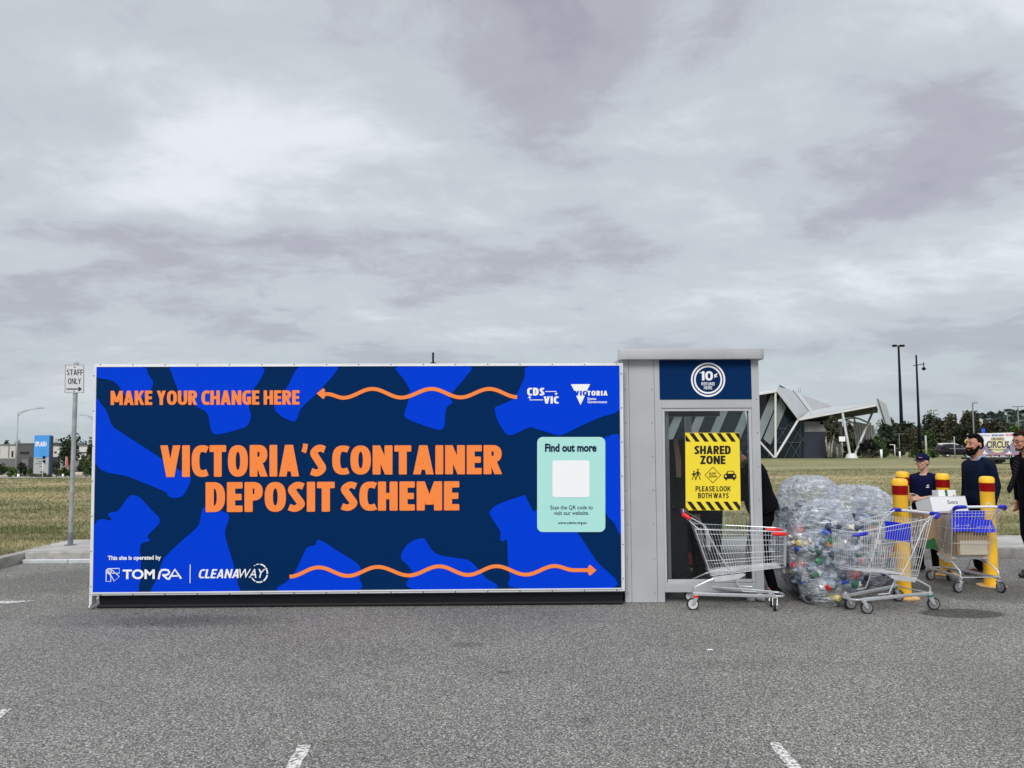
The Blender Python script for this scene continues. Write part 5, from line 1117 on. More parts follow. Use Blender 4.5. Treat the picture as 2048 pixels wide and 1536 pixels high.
# customer in a flat cap, bending inside the kiosk
aL = ((-.005, .19, 1.40), (.12, .22, 1.14), (.36, .14, 1.20), ((1, -.1, -.2), (0, -.3, 1), .9, 1)); aR = ((-.005, -.19, 1.40), (.10, -.25, 1.13), (.34, -.20, 1.10), ((1, .1, -.2), (0, .3, 1), .9, -1))
Tk, up, hd, sc_, hp = person('customer in a brown flat cap and black jacket bending at the kiosk opening', (P(1530, 1190, 8.85).x, 8.85, 0), R(178), 1.76, dict(legs=[((0, .095, .90), (.05, .11, .50), (-.06, .12, .085), (.09, .13, .035)), ((0, -.095, .90), (.10, -.13, .50), (.12, -.15, .085), (.27, -.16, .035))], arms=[aL, aR], top=blackc, bulk=1.12, loose=.03, lean=.34, head_pitch=.65, cap=(mat('tweed', (.17, .14, .09), .9, var=.3, vscale=60), .035), hair=mat('hair_grey', (.2, .19, .18), .7), hairstyle='back'))
collar(Tk, mat('collar_green_shirt', (.06, .10, .05), .8), up, sc_, 1.47)
# second customer, mostly behind the poster
Tq, up, hd, sc_, hp = person('brown haired customer in dark clothes behind the poster, facing the machine', (2.24, 9.5, 0), R(172), 1.70, dict(legs=stand(.04), arms=[hang(1), hang(-1)], top=navyt, hair=hairb, hairstyle='short', bulk=1.05, loose=.02, lean=.08))
# ------------------------------------------------------------------ trees and shrubs
def leaf_mat(name, col, isl=.5): 
    m = mat(name, col, .75, var=.30, vscale=.35, island=isl, spec=.25); return m
LM = dict(dark=leaf_mat('leaf_dark', (.030, .043, .024)), mid=leaf_mat('leaf_mid', (.055, .085, .030)), brown=leaf_mat('leaf_brown', (.062, .058, .036)), bright=leaf_mat('leaf_bright', (.09, .16, .030)), grey=leaf_mat('leaf_grey', (.08, .085, .055)), far=leaf_mat('leaf_far_haze', (.06, .085, .07)))  # far leaves are tinted bluish, distance haze put into their colour
bark = mat('bark', (.12, .10, .085), .9, var=.3, vscale=4); barkp = mat('bark_pale', (.34, .31, .27), .85, var=.3, vscale=3)
def crown_mb(mb, c, r, n, size, rs, clumps=14, flat=.0):
    cl_ = []
    for _ in range(clumps):
        while True:
            q = Vector((rs.uniform(-1, 1), rs.uniform(-1, 1), rs.uniform(-1, 1)))
            if q.length < 1: break
        cl_.append((Vector((c[0] + q.x * r[0] * .78, c[1] + q.y * r[1] * .78, c[2] + q.z * r[2] * .80)), rs.uniform(.22, .42)))
    for _ in range(n):
        cc, cr = cl_[rs.randrange(len(cl_))]; d = Vector((rs.gauss(0, 1), rs.gauss(0, 1), rs.gauss(0, 1))).normalized() * rs.random() ** .4
        p_ = cc + Vector((d.x * r[0] * cr, d.y * r[1] * cr, d.z * r[2] * cr * 1.1)); s_ = size * rs.uniform(.5, 1.3)
        a = Vector((rs.gauss(0, 1), rs.gauss(0, 1), rs.gauss(0, .6))).normalized(); b = a.cross(Vector((rs.gauss(0, 1), rs.gauss(0, 1), rs.gauss(0, 1)))).normalized()
        mb.add([p_ - a * s_ * .5 - b * s_ * .15, p_ + b * s_ * .35, p_ + a * s_ * .55, p_ - b * s_ * .4], [(0, 1, 2, 3)])
def tree(px, ptop, Y, wpx, kind, label, seed, trunk=.10, n=1500, cat='tree', name='tree', group='trees beyond the field', parts=None, size=None, ptr=bark, base_px=None):
    rs = random.Random(seed); top = P(px, ptop, Y); zb = terr(top.x, Y); h = top.z - zb; w_ = wpx / F * Y / 2
    E = empty(name, (top.x, Y, zb), label, cat, group)
    C_ = MB(); z0 = zb + h * trunk; r = (w_, w_ * .85, (top.z - z0) / 2 * 1.03)
    crown_mb(C_, (top.x, Y, (z0 + top.z) / 2), r, n, size or max(.2, w_ * .20), rs, clumps=22)
    C_.build('crown', LM[kind], E, weld=False)
    if trunk > .0:
        Tk_ = MB(); tp = Vector((top.x, Y, zb)); mid_ = Vector((top.x + rs.uniform(-.1, .1) * w_, Y, z0 + r[2] * .5)); rad = max(.07, h * .022)
        Tk_.tube([tp - Vector((0, 0, .1)), tp.lerp(mid_, .5) + Vector((rs.uniform(-.1, .1), 0, 0)), mid_], [rad, rad * .75, rad * .45], 8)
        for _ in range(5):
            s_ = tp.lerp(mid_, rs.uniform(.45, .95)); e_ = s_ + Vector((rs.uniform(-1, 1) * w_ * .7, rs.uniform(-1, 1) * w_ * .6, rs.uniform(.2, .9) * r[2])); Tk_.tube([s_, s_.lerp(e_, .5) + Vector((0, 0, .1)), e_], [rad * .45, rad * .3, rad * .12], 5)
        Tk_.build('trunk', ptr, E, smooth='all')
    return E
T_ = [ # px, top, Y, width px, kind, label
 (1795, 845, 118, 66, 'dark', 'broad dark tree right of the tilted roof panel, under the twin floodlight mast'),
 (1776, 824, 140, 20, 'dark', 'thin dark tree top poking out behind the tilted roof panel'),
 (1826, 856, 104, 34, 'brown', 'brownish bushy tree just left of the black lamp post'),
 (1855, 822, 126, 30, 'dark', 'tall narrow dark tree right of the black lamp post'),
 (1850, 858, 100, 34, 'mid', 'mid green low tree behind the shrubs by the black lamp post'),
 (1893, 832, 122, 48, 'brown', 'wide brown green tree above the parked black car'),
 (1925, 846, 112, 34, 'dark', 'dark rounded tree between the parked car and the circus board'),
 (1941, 820, 126, 40, 'brown', 'tallest brownish tree behind the tall grey lamp, left of the hill'),
 (1962, 838, 135, 30, 'dark', 'dark tree behind the left end of the circus board'),
 (1988, 846, 120, 44, 'brown', 'brownish low tree above the middle of the circus board'),
 (2013, 842, 128, 30, 'dark', 'dark pointed tree above the word CIRCUS'),
 (2034, 852, 96, 44, 'bright', 'bright green tree above the right part of the circus board'),
 (2052, 838, 130, 40, 'dark', 'dark tree at the right edge behind the bright green one'),
 (1752, 872, 112, 30, 'mid', 'mid green tree beyond the V strut of the long canopy'),
 (1712, 862, 110, 44, 'mid', 'green tree under the long canopy seen between its struts'),
 (1695, 845, 125, 30, 'brown', 'brown foliage of a tree behind the left canopy strut')]
for i, (px, pt_, Y, w_, kd, lab) in enumerate(T_): tree(px, pt_, Y, w_ * 1.3, kd, lab, 100 + i, n=4200)
S_ = [(1828, 897, 89, 26, 'mid', 'low green shrub left of the black lamp post'), (1850, 896, 89, 30, 'bright', 'low yellow green shrub right of the black lamp post'), (1868, 900, 90, 24, 'mid', 'low shrub next to the rear of the parked black car'),
      (1770, 893, 92, 30, 'mid', 'round shrub beside the white marker post'), (1795, 896, 96, 30, 'grey', 'greyish shrub behind the low sign frame'), (1745, 900, 94, 50, 'grey', 'grey tangled shrub under the spiky plant'), (1690, 905, 96, 26, 'mid', 'small green shrub at the foot of the concrete wall'), (1665, 908, 90, 30, 'grey', 'low scrub at the foot of the twin trunk tree')]
for i, (px, pt_, Y, w_, kd, lab) in enumerate(S_): tree(px, pt_, Y, w_, kd, lab, 200 + i, trunk=.0, n=700, cat='shrub', name='shrub', group='shrubs at the edge of the field', size=.22)
LT = [(142, 860, 112, 44, 'dark', 'large dark tree behind the staff sign post'), (15, 882, 190, 26, 'dark', 'rounded tree crown above the cream building at the far left'), (35, 881, 195, 18, 'dark', 'small round tree crown over the dark grey building roof'), (116, 879, 180, 22, 'dark', 'dark tree crown rising behind the blue SPLASH board'),
      (170, 879, 165, 22, 'dark', 'dark tree crown left of the curved street lamp near the container'), (184, 872, 125, 26, 'dark', 'dark tree touching the left edge of the container'), (176, 905, 95, 30, 'mid', 'low green tree between the staff sign and container'), (114, 923, 80, 12, 'grey', 'small clipped tree in front of the houses right of the blue board')]
for i, (px, pt_, Y, w_, kd, lab) in enumerate(LT): tree(px, pt_, Y, w_ * 1.1, kd, lab, 300 + i, n=1500)
LS = [(8, 926, 84, 30, 'mid', 'shrub at the far left edge below the cream building'), (25, 934, 80, 24, 'bright', 'lighter green shrub below the cream building'), (46, 922, 86, 24, 'dark', 'dark shrub right of the left street lamp'), (63, 936, 80, 16, 'mid', 'low shrub at the left foot of the blue board'), (128, 936, 76, 26, 'mid', 'wide low shrub left of the staff sign post'), (158, 930, 80, 26, 'dark', 'dark shrub right of the staff sign post'), (178, 930, 76, 22, 'mid', 'green shrub beside the left edge of the container'), (85, 947, 70, 44, 'grey', 'strip of low planting at the foot of the blue board'), (105, 915, 95, 18, 'dark', 'dark bush against the houses right of the blue board')]
for i, (px, pt_, Y, w_, kd, lab) in enumerate(LS): tree(px, pt_, Y, w_, kd, lab, 400 + i, trunk=.0, n=600, cat='shrub', name='shrub', group='shrubs along the left road', size=.2)
# twin trunk paperbark in front of the sports hall
rs = random.Random(5); bx = P(1657, 914, 89); zb = terr(bx.x, 89)
E = empty('paperbark_tree', (bx.x, 89, zb), 'twin trunk tree with pale bark in front of the grey corrugated wall', 'tree')
q = MB(); 
for px, pt_, w_ in ((1665, 827, 20), (1655, 843, 24), (1675, 848, 22), (1667, 858, 34)):
    c_ = P(px, pt_ + 18, 89); crown_mb(q, (c_.x, 89, c_.z), (w_ / F * 89 / 2 * 1.1, .9, 17 / F * 89), 700, .24, rs, 8)
q.build('crown', LM['brown'], E, weld=False)
q = MB()
for pts in ([(1657, 915), (1658, 895), (1661, 870), (1664, 850)], [(1662, 915), (1664, 890), (1668, 872), (1672, 855)], [(1675, 915), (1674, 895), (1676, 872)], [(1655, 905), (1652, 882), (1654, 862)], [(1684, 914), (1682, 893), (1679, 873)]):
    q.tube([P(a, c_, 89) for a, c_ in pts], [.14, .11, .09, .05][:len(pts)], 7)
q.build('trunk', barkp, E, smooth='all')
# spiky plant
c_ = P(1736, 892, 91); E = empty('spiky_plant', (c_.x, 91, terr(c_.x, 91)), 'dark spiky plant with bare stems before the white slats', 'plant'); q = MB(); rs = random.Random(8)
for (hx_, hy_) in ((1722, 893), (1731, 884), (1742, 884), (1750, 893), (1736, 893), (1728, 898), (1745, 898)):
    hc = P(hx_, hy_, 91 + rs.uniform(-1, 1))
    for _ in range(150):
        d = Vector((rs.gauss(0, 1), rs.gauss(0, 1), rs.gauss(.25, .8))).normalized(); l_ = rs.uniform(.5, .95); s_ = d.cross(Vector((0, 0, 1))).normalized() * .05; q.add([hc - s_, hc + s_, hc + d * l_ - Vector((0, 0, .1))], [(0, 1, 2)])
q.build('leaves', mat('leaf_spiky', (.012, .016, .018), .7, island=.4), E, weld=False); q = MB()
for (hx_, hy_) in ((1722, 893), (1731, 884), (1742, 884), (1750, 893)): q.tube([Vector((c_.x + rs.uniform(-.3, .3), 91, terr(c_.x, 91))), P(hx_, hy_, 91)], [.09, .05], 6)
q.build('stem', bark, E)

# ------------------------------------------------------------------ the aquatic centre
BY = 92.0
wsteel = mat('white_steel', (.70, .71, .70), .5, var=.05, vscale=1); roofm = mat('roof_sheet', (.52, .53, .54), .45, metal=.2, var=.07, vscale=.6); soff = mat('soffit_dark', (.075, .075, .082), .7, var=.15, vscale=1); dglass = mat('facade_glass', (.010, .018, .026), .12, spec=.35, var=.3, vscale=.3); bandm = mat('facade_band', (.24, .275, .29), .35, var=.12, vscale=.7); corr = mat('grey_cladding', (.26, .26, .265), .7, var=.25, vscale=.8); dnv = mat('navy_cladding', (.030, .034, .055), .7, var=.15, vscale=1); dgr = mat('grey_wall', (.10, .105, .11), .8, var=.2, vscale=1)
gx = P(1600, 915, BY); HZ = terr(gx.x, BY)
Hh = empty('aquatic_centre', (gx.x, BY, HZ), 'angular white roofed building with glass facade and V struts across the field', 'building')
def PY(pts, Y): return [P(a, c_, Y) for a, c_ in pts]
q = MB(); q.prism(PY([(1300, 826), (1420, 802), (1523, 788), (1552, 783), (1554, 783), (1597, 838), (1608, 842), (1608, 917), (1300, 917)], BY), (0, 7, 0)); q.build('glass_facade', dglass, Hh)
q = MB()
for xb in (1318, 1362, 1404, 1452, 1494, 1536):   # slanted bands just in front of the glass
    top_y = 788 if xb > 1440 else 815; d = (905 - top_y) * .42
    pts = [(xb, 905), (xb + 17, 905), (xb + 17 + d, top_y), (xb + d, top_y)]
    if xb == 1536: pts = [(1527, 878), (1541, 890), (1572, 815), (1560, 795)]
    if xb == 1494: pts = [(1494, 905), (1511, 905), (1556, 800), (1543, 788)]
    q.prism(PY(pts, BY - .25), (0, .2, 0))
q.build('facade_band', bandm, Hh)
q = MB()
def strut(p0, p1, r=.16, Y0=BY - 1.4, Y1=None): q.tube([P(*p0, Y0), P(*p1, Y1 or Y0)], r * .78, 8)
strut((1551, 785), (1551, 915), .17); strut((1550.5, 915), (1597, 839), .17); strut((1548, 915), (1500, 862), .15); strut((1500, 862), (1490, 820), .13); strut((1463, 815), (1548, 915), .0001)
q.build('strut', wsteel, Hh, smooth=True)
q = MB(); 
for a, c_ in (((1557, 857), (1573, 857)), ((1528, 885), (1600, 885)), ((1575, 847), (1612, 886))): strut(a, c_, .05, BY - .15)
for a, c_ in (((1556, 852), (1598, 914)), ((1580, 886), (1598, 915)), ((1553, 885), (1575, 850)), ((1569, 915), (1603, 850)), ((1586, 914), (1606, 876)), ((1600, 838), (1600, 915)), ((1535, 915), (1552, 885)), ((1500, 885), (1530, 915))): strut(a, c_, .045, BY - .15)
q.build('mullion', mat('mullion_grey', (.07, .095, .105), .5), Hh)
# folded roof
def sheet(name, pts, m, th=.25):
    z = MB(); vs = [P(a, c_, Y) for a, c_, Y in pts]; z.prism(vs, (0, .0, -th)); return z.build(name, m, Hh)
sheet('roof_edge', [(1300, 823, BY - 1.6), (1420, 800, BY - 1.6), (1523, 785.5, BY - 1.6), (1554, 780.5, BY - 1.6), (1554, 780, BY + 14), (1420, 796, BY + 14), (1300, 820, BY + 14)], wsteel, .22)
sheet('roof_fold', [(1553.5, 781, BY - 1.8), (1557, 769.8, BY + 1), (1572, 776, BY + 9), (1602, 833.5, BY + 5), (1597, 838, BY - 1.6)], roofm, .15)
sheet('roof_fold', [(1571, 775.6, BY + 9), (1586, 781.5, BY + 16), (1617, 822, BY + 16), (1602, 834, BY + 5)], roofm, .15)
sheet('roof_fold', [(1586.5, 781.5, BY + 16.1), (1602, 788, BY + 22), (1626, 821, BY + 22), (1617.5, 822, BY + 16.1)], mat('roof_pale', (.62, .63, .64), .4), .15)
sheet('roof_fold', [(1602, 788, BY + 22.2), (1661, 813, BY + 34), (1669, 814, BY + 34), (1625, 823, BY + 22.2)], roofm, .15)
z = MB(); z.tube([P(1585.5, 781, BY + 15.9), P(1617, 822.2, BY + 15.9)], .09, 6); z.tube([P(1560, 771, BY + 1), P(1571, 776.5, BY + 8.9)], .06, 6); z.build('roof_seam', seam, Hh)
z = MB()
for px, py, Y in ((1597, 776, BY + 20), (1601, 775, BY + 22), (1655, 812, BY + 30), (1702, 812, BY + 8), (1604, 826, BY), (1621, 823, BY + 3)): z.tube([P(px, py, Y), P(px, py + 10, Y)], .035, 5)
z.build('roof_post', galv, Hh)
# long canopy
z = MB(); cf = [P(1597.5, 836.2, BY - 1.6), P(1752, 808.4, BY - 1.6), P(1752.8, 812.4, BY - 1.6), P(1598.5, 841, BY - 1.6)]; z.prism(cf, (0, .3, 0)); z.build('canopy_fascia', wsteel, Hh)
z = MB(); z.add([P(1598.5, 840.6, BY - 1.5), P(1752.6, 812, BY - 1.5), P(1756.5, 825, BY + 12), P(1688, 836.8, BY + 12), P(1645, 845, BY + 12), P(1603, 850, BY + 4)], [(0, 1, 2, 3, 4, 5)]); z.add([P(1597.5, 836, BY - 1.5), P(1752, 808.2, BY - 1.5), P(1756.5, 820, BY + 12), P(1688, 830, BY + 12), P(1645, 836, BY + 12), P(1603, 834, BY + 4)], [(0, 1, 2, 3, 4, 5)]); z.build('canopy_soffit', soff, Hh)
z = MB(); z.add([P(1602, 835.2, BY - 1.3), P(1618, 822.5, BY + 8), P(1662, 813.8, BY + 14), P(1750, 808.2, BY - 1.3)], [(0, 1, 2, 3)]); z.build('canopy_top', roofm, Hh)
for aa in (((1684.5, 824), (1701, 915), .19), ((1707.5, 915), (1748.5, 816), .17, BY - 1.4, BY + 4), ((1708, 834), (1717, 886), .15, BY + 8), ((1760, 838), (1744, 880), .13, BY + 10)):
    q = MB(); strut(*aa); q.build('canopy_strut', wsteel, Hh, smooth=True)
q = MB(); q.lathe([(0, 0), (.75, 0), (.55, .45), (.3, .6), (0, .6)], P(1703, 917, BY - 1.4), 10)
q.build('strut_footing', wsteel, Hh, smooth=True)
z = MB(); z.prism([P(1755, 797.4, BY), P(1760, 800, BY + 2), P(1772.7, 808.6, BY + 8), P(1784.6, 852, BY + 8), P(1770.5, 846.5, BY)], (-.12, .12, 0)); z.build('tilted_panel', roofm, Hh)
z = MB(); z.prism([P(1755, 797.2, BY - .06), P(1756.3, 797.8, BY - .06), P(1771.8, 846.5, BY - .06), P(1770.3, 846.5, BY - .06)], (0, .05, 0)); z.build('panel_edge', seam, Hh)
z = MB(); z.box((P(1608.4, 915, BY).x, BY + .05, HZ - .2), (P(1652, 915, BY).x, BY + 7, P(1630, 863.5, BY).z)); z.build('navy_wall', dnv, Hh)
z = MB(); x0_, x1_ = P(1609, 860, BY).x, P(1652, 860, BY).x; zt0, zt1 = P(1609, 843, BY).z, P(1630, 863.5, BY).z
nrib = 26
for i in range(nrib):
    xx = x0_ + (x1_ - x0_) * i / nrib; z.box((xx, BY + .0 + (.06 if i % 2 else 0), zt1), (xx + (x1_ - x0_) / nrib, BY + 6, zt0 - (.35 if i > 18 else 0)))
z.build('ribbed_cladding', corr, Hh)
z = MB(); z.box((P(1652.2, 915, BY).x, BY + .5, HZ - .2), (P(1690, 915, BY).x, BY + 9, P(1670, 843, BY).z)); z.build('grey_wall', dgr, Hh)
z = MB()
for i in range(7):
    xa = 1711 + i * 5.9; z.prism(PY([(xa, 843 + i * 1.2), (xa + 2.2, 843.6 + i * 1.2), (xa + 8.6 - i * .7, 892 - i * 3.2), (xa + 6.2 - i * .7, 892 - i * 3.2)], BY + 10), (0, .8, 0))
z.tube([P(1690, 839, BY + 9), P(1708, 835, BY + 10), P(1720, 838, BY + 10), P(1742, 848, BY + 10)], .12, 6); z.tube([P(1690, 839, BY + 9), P(1712, 848, BY + 10)], .12, 6)
z.build('white_slat', wsteel, Hh)
z = MB(); z.box((P(1690, 915, BY).x, BY + 16, HZ - 1), (P(1760, 915, BY).x, BY + 20, P(1700, 872, BY + 16).z)); z.build('rear_wall', mat('rear_wall', (.05, .055, .05), .8), Hh)
# small signs and posts near the hall
def post(px, ytop, ybot, Y, r, label, m, head=None, cat='post', name='marker_post', group=None):
    b_ = P(px, ybot, Y); b_.z = terr(b_.x, Y); E = empty(name, b_, label, cat, group); q = MB(); tp = P(px, ytop, Y); q.tube([b_, Vector((b_.x, Y, tp.z))], r, 8); q.build('pole', m, E, smooth='all')
    if head: z = MB(); z.box((b_.x - head[0], Y - .05, tp.z - head[1]), (b_.x + head[0], Y - .01 - r, tp.z)); z.build('sign_face', head[2], E)
    return E, b_, tp
post(1685, 873, 914, 88, .05, 'small white sign on a dark post near the canopy strut', galv, (.35, .55, lwhite), 'sign', 'small_sign')
post(1763, 899, 917, 86, .13, 'thick white marker post right of the spiky plant', lwhite); post(1800, 903, 916, 87, .09, 'white marker post beside the low right angled frame', lwhite)
post(1853, 871, 917, 85, .10, 'slim pale leaning pole above the worker’s cap', mat('pale_pole', (.42, .42, .38), .7)); post(1910, 873, 916, 84, .06, 'thin grey pole in front of the parked black car', galv)
E, b_, tp = post(1790, 890, 915, 90, .06, 'low right angled frame at the edge of the field', wsteel, name='sign_frame', cat='frame'); q = MB(); q.tube([Vector((b_.x + .05, 90, tp.z)), Vector((b_.x - .55, 90, tp.z + .05))], .05, 6); q.build('arm', wsteel, E)
E, b_, tp = post(1705.5, 865, 878, 100, .02, 'small oval hoop sign hanging in the green tree', wsteel, name='oval_sign', cat='sign'); q = MB(); c_ = P(1705.5, 871, 99.9); q.tube([c_ + Vector((.16 * math.cos(R(30 * i)), 0, .42 * math.sin(R(30 * i)))) for i in range(12)], .035, 6, close=True); q.build('hoop', wsteel, E)

# ------------------------------------------------------------------ lamps
dkp = mat('dark_pole', (.008, .009, .013), .7, var=.1, spec=.15); midp = mat('grey_lamp', (.17, .18, .18), .5)
def lamp(px, ytop, Y, r0, r1, label, m, arms, name='street_lamp', group=None, base=None):
    tp = P(px, ytop, Y); zb = terr(tp.x, Y) if base is None else base; E = empty(name, (tp.x, Y, zb), label, 'street lamp', group)
    q = MB(); q.tube([(tp.x, Y, zb), (tp.x, Y, zb + (tp.z - zb) * .4), tp], [r0, (r0 + r1) / 2, r1], 10); q.build('pole', m, E, smooth='all')
    for (pts, rr, hd_) in arms:
        q = MB(); q.tube([P(a, c_, Y) for a, c_ in pts], rr, 6); q.build('arm', m, E, smooth='all')
        if hd_:
            q = MB(); a, c_, w_, h_ = hd_; cc = P(a, c_, Y); w_ = w_ / F * Y / 2; h_ = h_ / F * Y / 2
            if h_ > w_ * .6: q.ell(cc, (w_, w_, h_)); q.lathe([(w_ * 1.35, 0), (w_ * .9, h_ * .5), (0, h_ * .7)], cc, 14)
            else: q.box(cc - Vector((w_, .25, h_)), cc + Vector((w_, .25, h_)))
            q.build('lamp_head', m, E, bevel=0)
    return E
lamp(1797, 692, 118, .33, .14, 'very tall floodlight mast with a flat lamp on top', dkp, [([(1790, 692), (1806, 692)], .07, (1789, 691.5, 7, 4)), ([(1797, 692), (1800, 691)], .07, (1804, 691.5, 8, 4))], 'floodlight_mast')
lamp(1832.3, 710, 89, .20, .09, 'tall black lamp post with a crossbar and hanging round lamp', dkp, [([(1826.5, 731.3), (1847.5, 728)], .05, None), ([(1847.4, 724.5), (1847.6, 735)], .05, (1847.6, 737.5, 7, 7))])
lamp(1867, 820.5, 150, .13, .09, 'nearer of the two thin grey lamps right of the black lamp post', midp, [([(1867, 820.5), (1874.5, 820.2)], .08, (1872, 820.3, 6, 1.4))], group='small grey street lamps')
lamp(1870.5, 828.5, 165, .13, .09, 'shorter thin grey lamp just right of its twin', midp, [([(1870.5, 828.5), (1877, 828.2)], .08, (1875, 828.3, 5, 1.4))], group='small grey street lamps')
lamp(1945, 806, 110, .13, .09, 'grey lamp above the bearded man, left of the hill', midp, [([(1945, 806), (1953, 805.6)], .07, (1950, 805.8, 7, 1.5))], group='small grey street lamps')
lamp(2035.5, 813.5, 120, .11, .08, 'double armed T shaped lamp nearest the right edge', midp, [([(2025, 813.6), (2046.5, 812.8)], .07, None)], group='small grey street lamps')
lamp(2014, 823.5, 140, .10, .07, 'double armed T shaped lamp in front of the hill', midp, [([(2005, 823.8), (2022.5, 823)], .07, None)], group='small grey street lamps')
lamp(1798, 868, 100, .06, .05, 'low double armed lamp against the dark trees', midp, [([(1795, 868), (1808, 868)], .05, None)], group='small grey street lamps')
lamp(36, 826, 116, .12, .08, 'left street lamp with a long rising arm', galv, [([(36, 826), (50, 821.5), (68, 818), (85, 816)], .05, (82, 816.2, 8, 1.4)), ([(36.5, 832), (46, 825), (60, 819.5)], .04, None)], group='street lamps by the left road')
lamp(185.5, 836, 130, .11, .07, 'curved street lamp beside the left edge of the container', galv, [([(185.5, 836), (180, 832.5), (172, 830.4), (161, 830)], .05, (163, 830, 6, 1.3)), ([(185.5, 841), (181, 836), (175, 832)], .035, None)], group='street lamps by the left road')

# ------------------------------------------------------------------ left side: road, houses, board
rd = MB(); n_ = 24
for (y0_, y1_, nm, m, dz) in ((44, 62, 'road', mat('far_road', (.26, .26, .27), .9, var=.1, vscale=.2), .05),):
    q = MB(); xs_ = [-75 + i * 2.5 for i in range(27)]
    q.add([(x_, y_, terr(x_, y_) + dz) for y_ in (y0_, (y0_ + y1_) / 2, y1_) for x_ in xs_], [(j * 27 + i, j * 27 + i + 1, (j + 1) * 27 + i + 1, (j + 1) * 27 + i) for j in range(2) for i in range(26)]); tag(q.build(nm, m), kind='structure')
def house(px0, px1, ptop, Y, depth, wm, label, parts):
    x0_, x1_ = P(px0, 900, Y).x, P(px1, 900, Y).x; zt = P((px0 + px1) / 2, ptop, Y).z; zb = terr((x0_ + x1_) / 2, Y) - .3
    E = empty('house', ((x0_ + x1_) / 2, Y, zb), label, 'building', 'low buildings beyond the left road'); q = MB(); q.box((x0_, Y, zb), (x1_, Y + depth, zt)); q.build('wall', wm, E)
    q = MB(); q.box((x0_ - .1, Y - .12, zt + .003), (x1_ + .1, Y + depth, zt + .22)); q.build('roof', mat('parapet', (.16, .16, .17), .7), E)
    for (a, b_, c_, d_, m, nm) in parts:
        q = MB(); A0, A1 = P(a, c_, Y - .06), P(b_, d_, Y - .06); q.box((A0.x, Y - .06, A1.z), (A1.x, Y + .02, A0.z)); q.build(nm, m, E)
cr_ = mat('render_cream', (.58, .57, .53), .8, var=.05, vscale=.5); gr_ = mat('render_grey', (.10, .10, .105), .8, var=.08, vscale=.5); wd_ = mat('window_dark', (.02, .025, .035), .1); gd = mat('garage_dark', (.045, .045, .05), .6); bh = mat('render_white', (.66, .66, .64), .8); mg = mat('render_midgrey', (.17, .17, .175), .8)
house(-30, 31, 891, 150, 14, cr_, 'cream two storey house at the far left', [(-10, -1, 898, 912, wd_, 'window'), (23, 26, 902, 914, wd_, 'window'), (-30, 31, 917, 940, mg, 'lower_wall'), (17, 17.6, 892, 915, mg, 'joint')])
house(31.3, 68, 888.5, 146, 12, gr_, 'dark grey house with one long window left of the blue board', [(40, 58, 903.5, 908, wd_, 'window'), (58, 68, 915, 942, gd, 'garage_door'), (44, 56, 918, 940, mg, 'fence_panel')])
house(99, 118.5, 892, 150, 12, bh, 'white and grey house just right of the blue board', [(101, 106, 903, 906.5, wd_, 'window'), (109, 113, 903, 906.5, wd_, 'window'), (99, 118.5, 914, 944, gd, 'lower_wall')])
house(122, 152, 898, 158, 12, bh, 'pale house mostly hidden behind the large dark tree', [(132, 141, 903, 907, wd_, 'window'), (122, 152, 909, 945, gd, 'lower_wall')])
house(158, 178, 892.5, 150, 12, bh, 'pale house right of the staff sign post', [(160, 174, 904, 906.5, wd_, 'window'), (158, 178, 919, 945, gd, 'lower_wall'), (163, 168, 908, 930, mg, 'door')])
Yb = 72; bp0 = P(83, 945, Yb); zb = terr(bp0.x, Yb)
E = empty('information_board', (bp0.x, Yb, zb), 'tall blue and grey SPLASH board beside the left road', 'sign board')
BP = Plane((0, Yb, 0), (1, Yb, 0))
xa, xb2 = P(68, 900, Yb).x, P(98, 900, Yb).x; zs = P(83, 915, Yb).z; zt = P(83, 870.5, Yb).z
q = MB(); q.box((xa, Yb, zs), (xb2, Yb + .5, zt)); q.build('blue_panel', mat('board_blue', (.06, .32, .78), .45, var=.18, vscale=.5), E)
q = MB(); q.box((xa, Yb, zb), (xb2, Yb + .5, zs - .003)); q.build('grey_panel', mat('board_grey', (.42, .44, .45), .6), E)
q = MB(); q.box((xb2 + .002, Yb + .05, zb), (xb2 + .12, Yb + .45, zt - .1)); q.build('side_fin', mat('board_dark', (.04, .06, .12), .6), E)
q = MB(); dtext(q, BP, 'SPLASH', 70.6, 883, 93, 893, .01, .04); q.build('lettering', lwhite, E)
q = MB()
for y_, a, b_ in ((917.5, 71, 86), (923, 75, 84), (927.5, 72, 91), (933, 79, 84)): dribbon(q, BP, [(a, y_), (b_, y_)], .9, .01)
dtext(q, BP, 'HALL', 80, 942, 88.5, 946, .01, .03)
for y_ in (912, 920): dpoly(q, BP, [(85.5, y_), (91, y_), (91, y_ + 6), (85.5, y_ + 6)], .012)
q.build('small_print', ink, E)
post(85, 925, 957, 66, .04, 'thin white post in front of the SPLASH board', wsteel, group='thin posts by the board'); 
post(125.5, 948, 959, 60, .07, 'short white bollard near the staff sign post', lwhite); post(36.5, 948, 958, 62, .09, 'white marker at the foot of the left street lamp', lwhite)
for i, px in enumerate((150.5, 156, 162)): post(px, 944, 952, 72, .16, ('pale barrel shaped bollard nearest the staff sign post', 'middle pale barrel shaped bollard of three', 'pale barrel shaped bollard nearest the container')[i], mat('bollard_cream', (.55, .48, .38), .7), name='short_bollard', cat='bollard', group='pale bollards by the left planting')
E, b_, tp = post(131, 913, 942, 78, .05, 'red banner flag on a thin pole left of the staff sign', galv, name='banner_flag', cat='flag'); q = MB(); q.prism([P(131, 914, 78), P(136, 914, 78), P(136, 932, 78), P(131, 938, 78)], (0, .03, 0)); q.build('flag_cloth', mat('flag_red', (.55, .10, .07), .7), E)
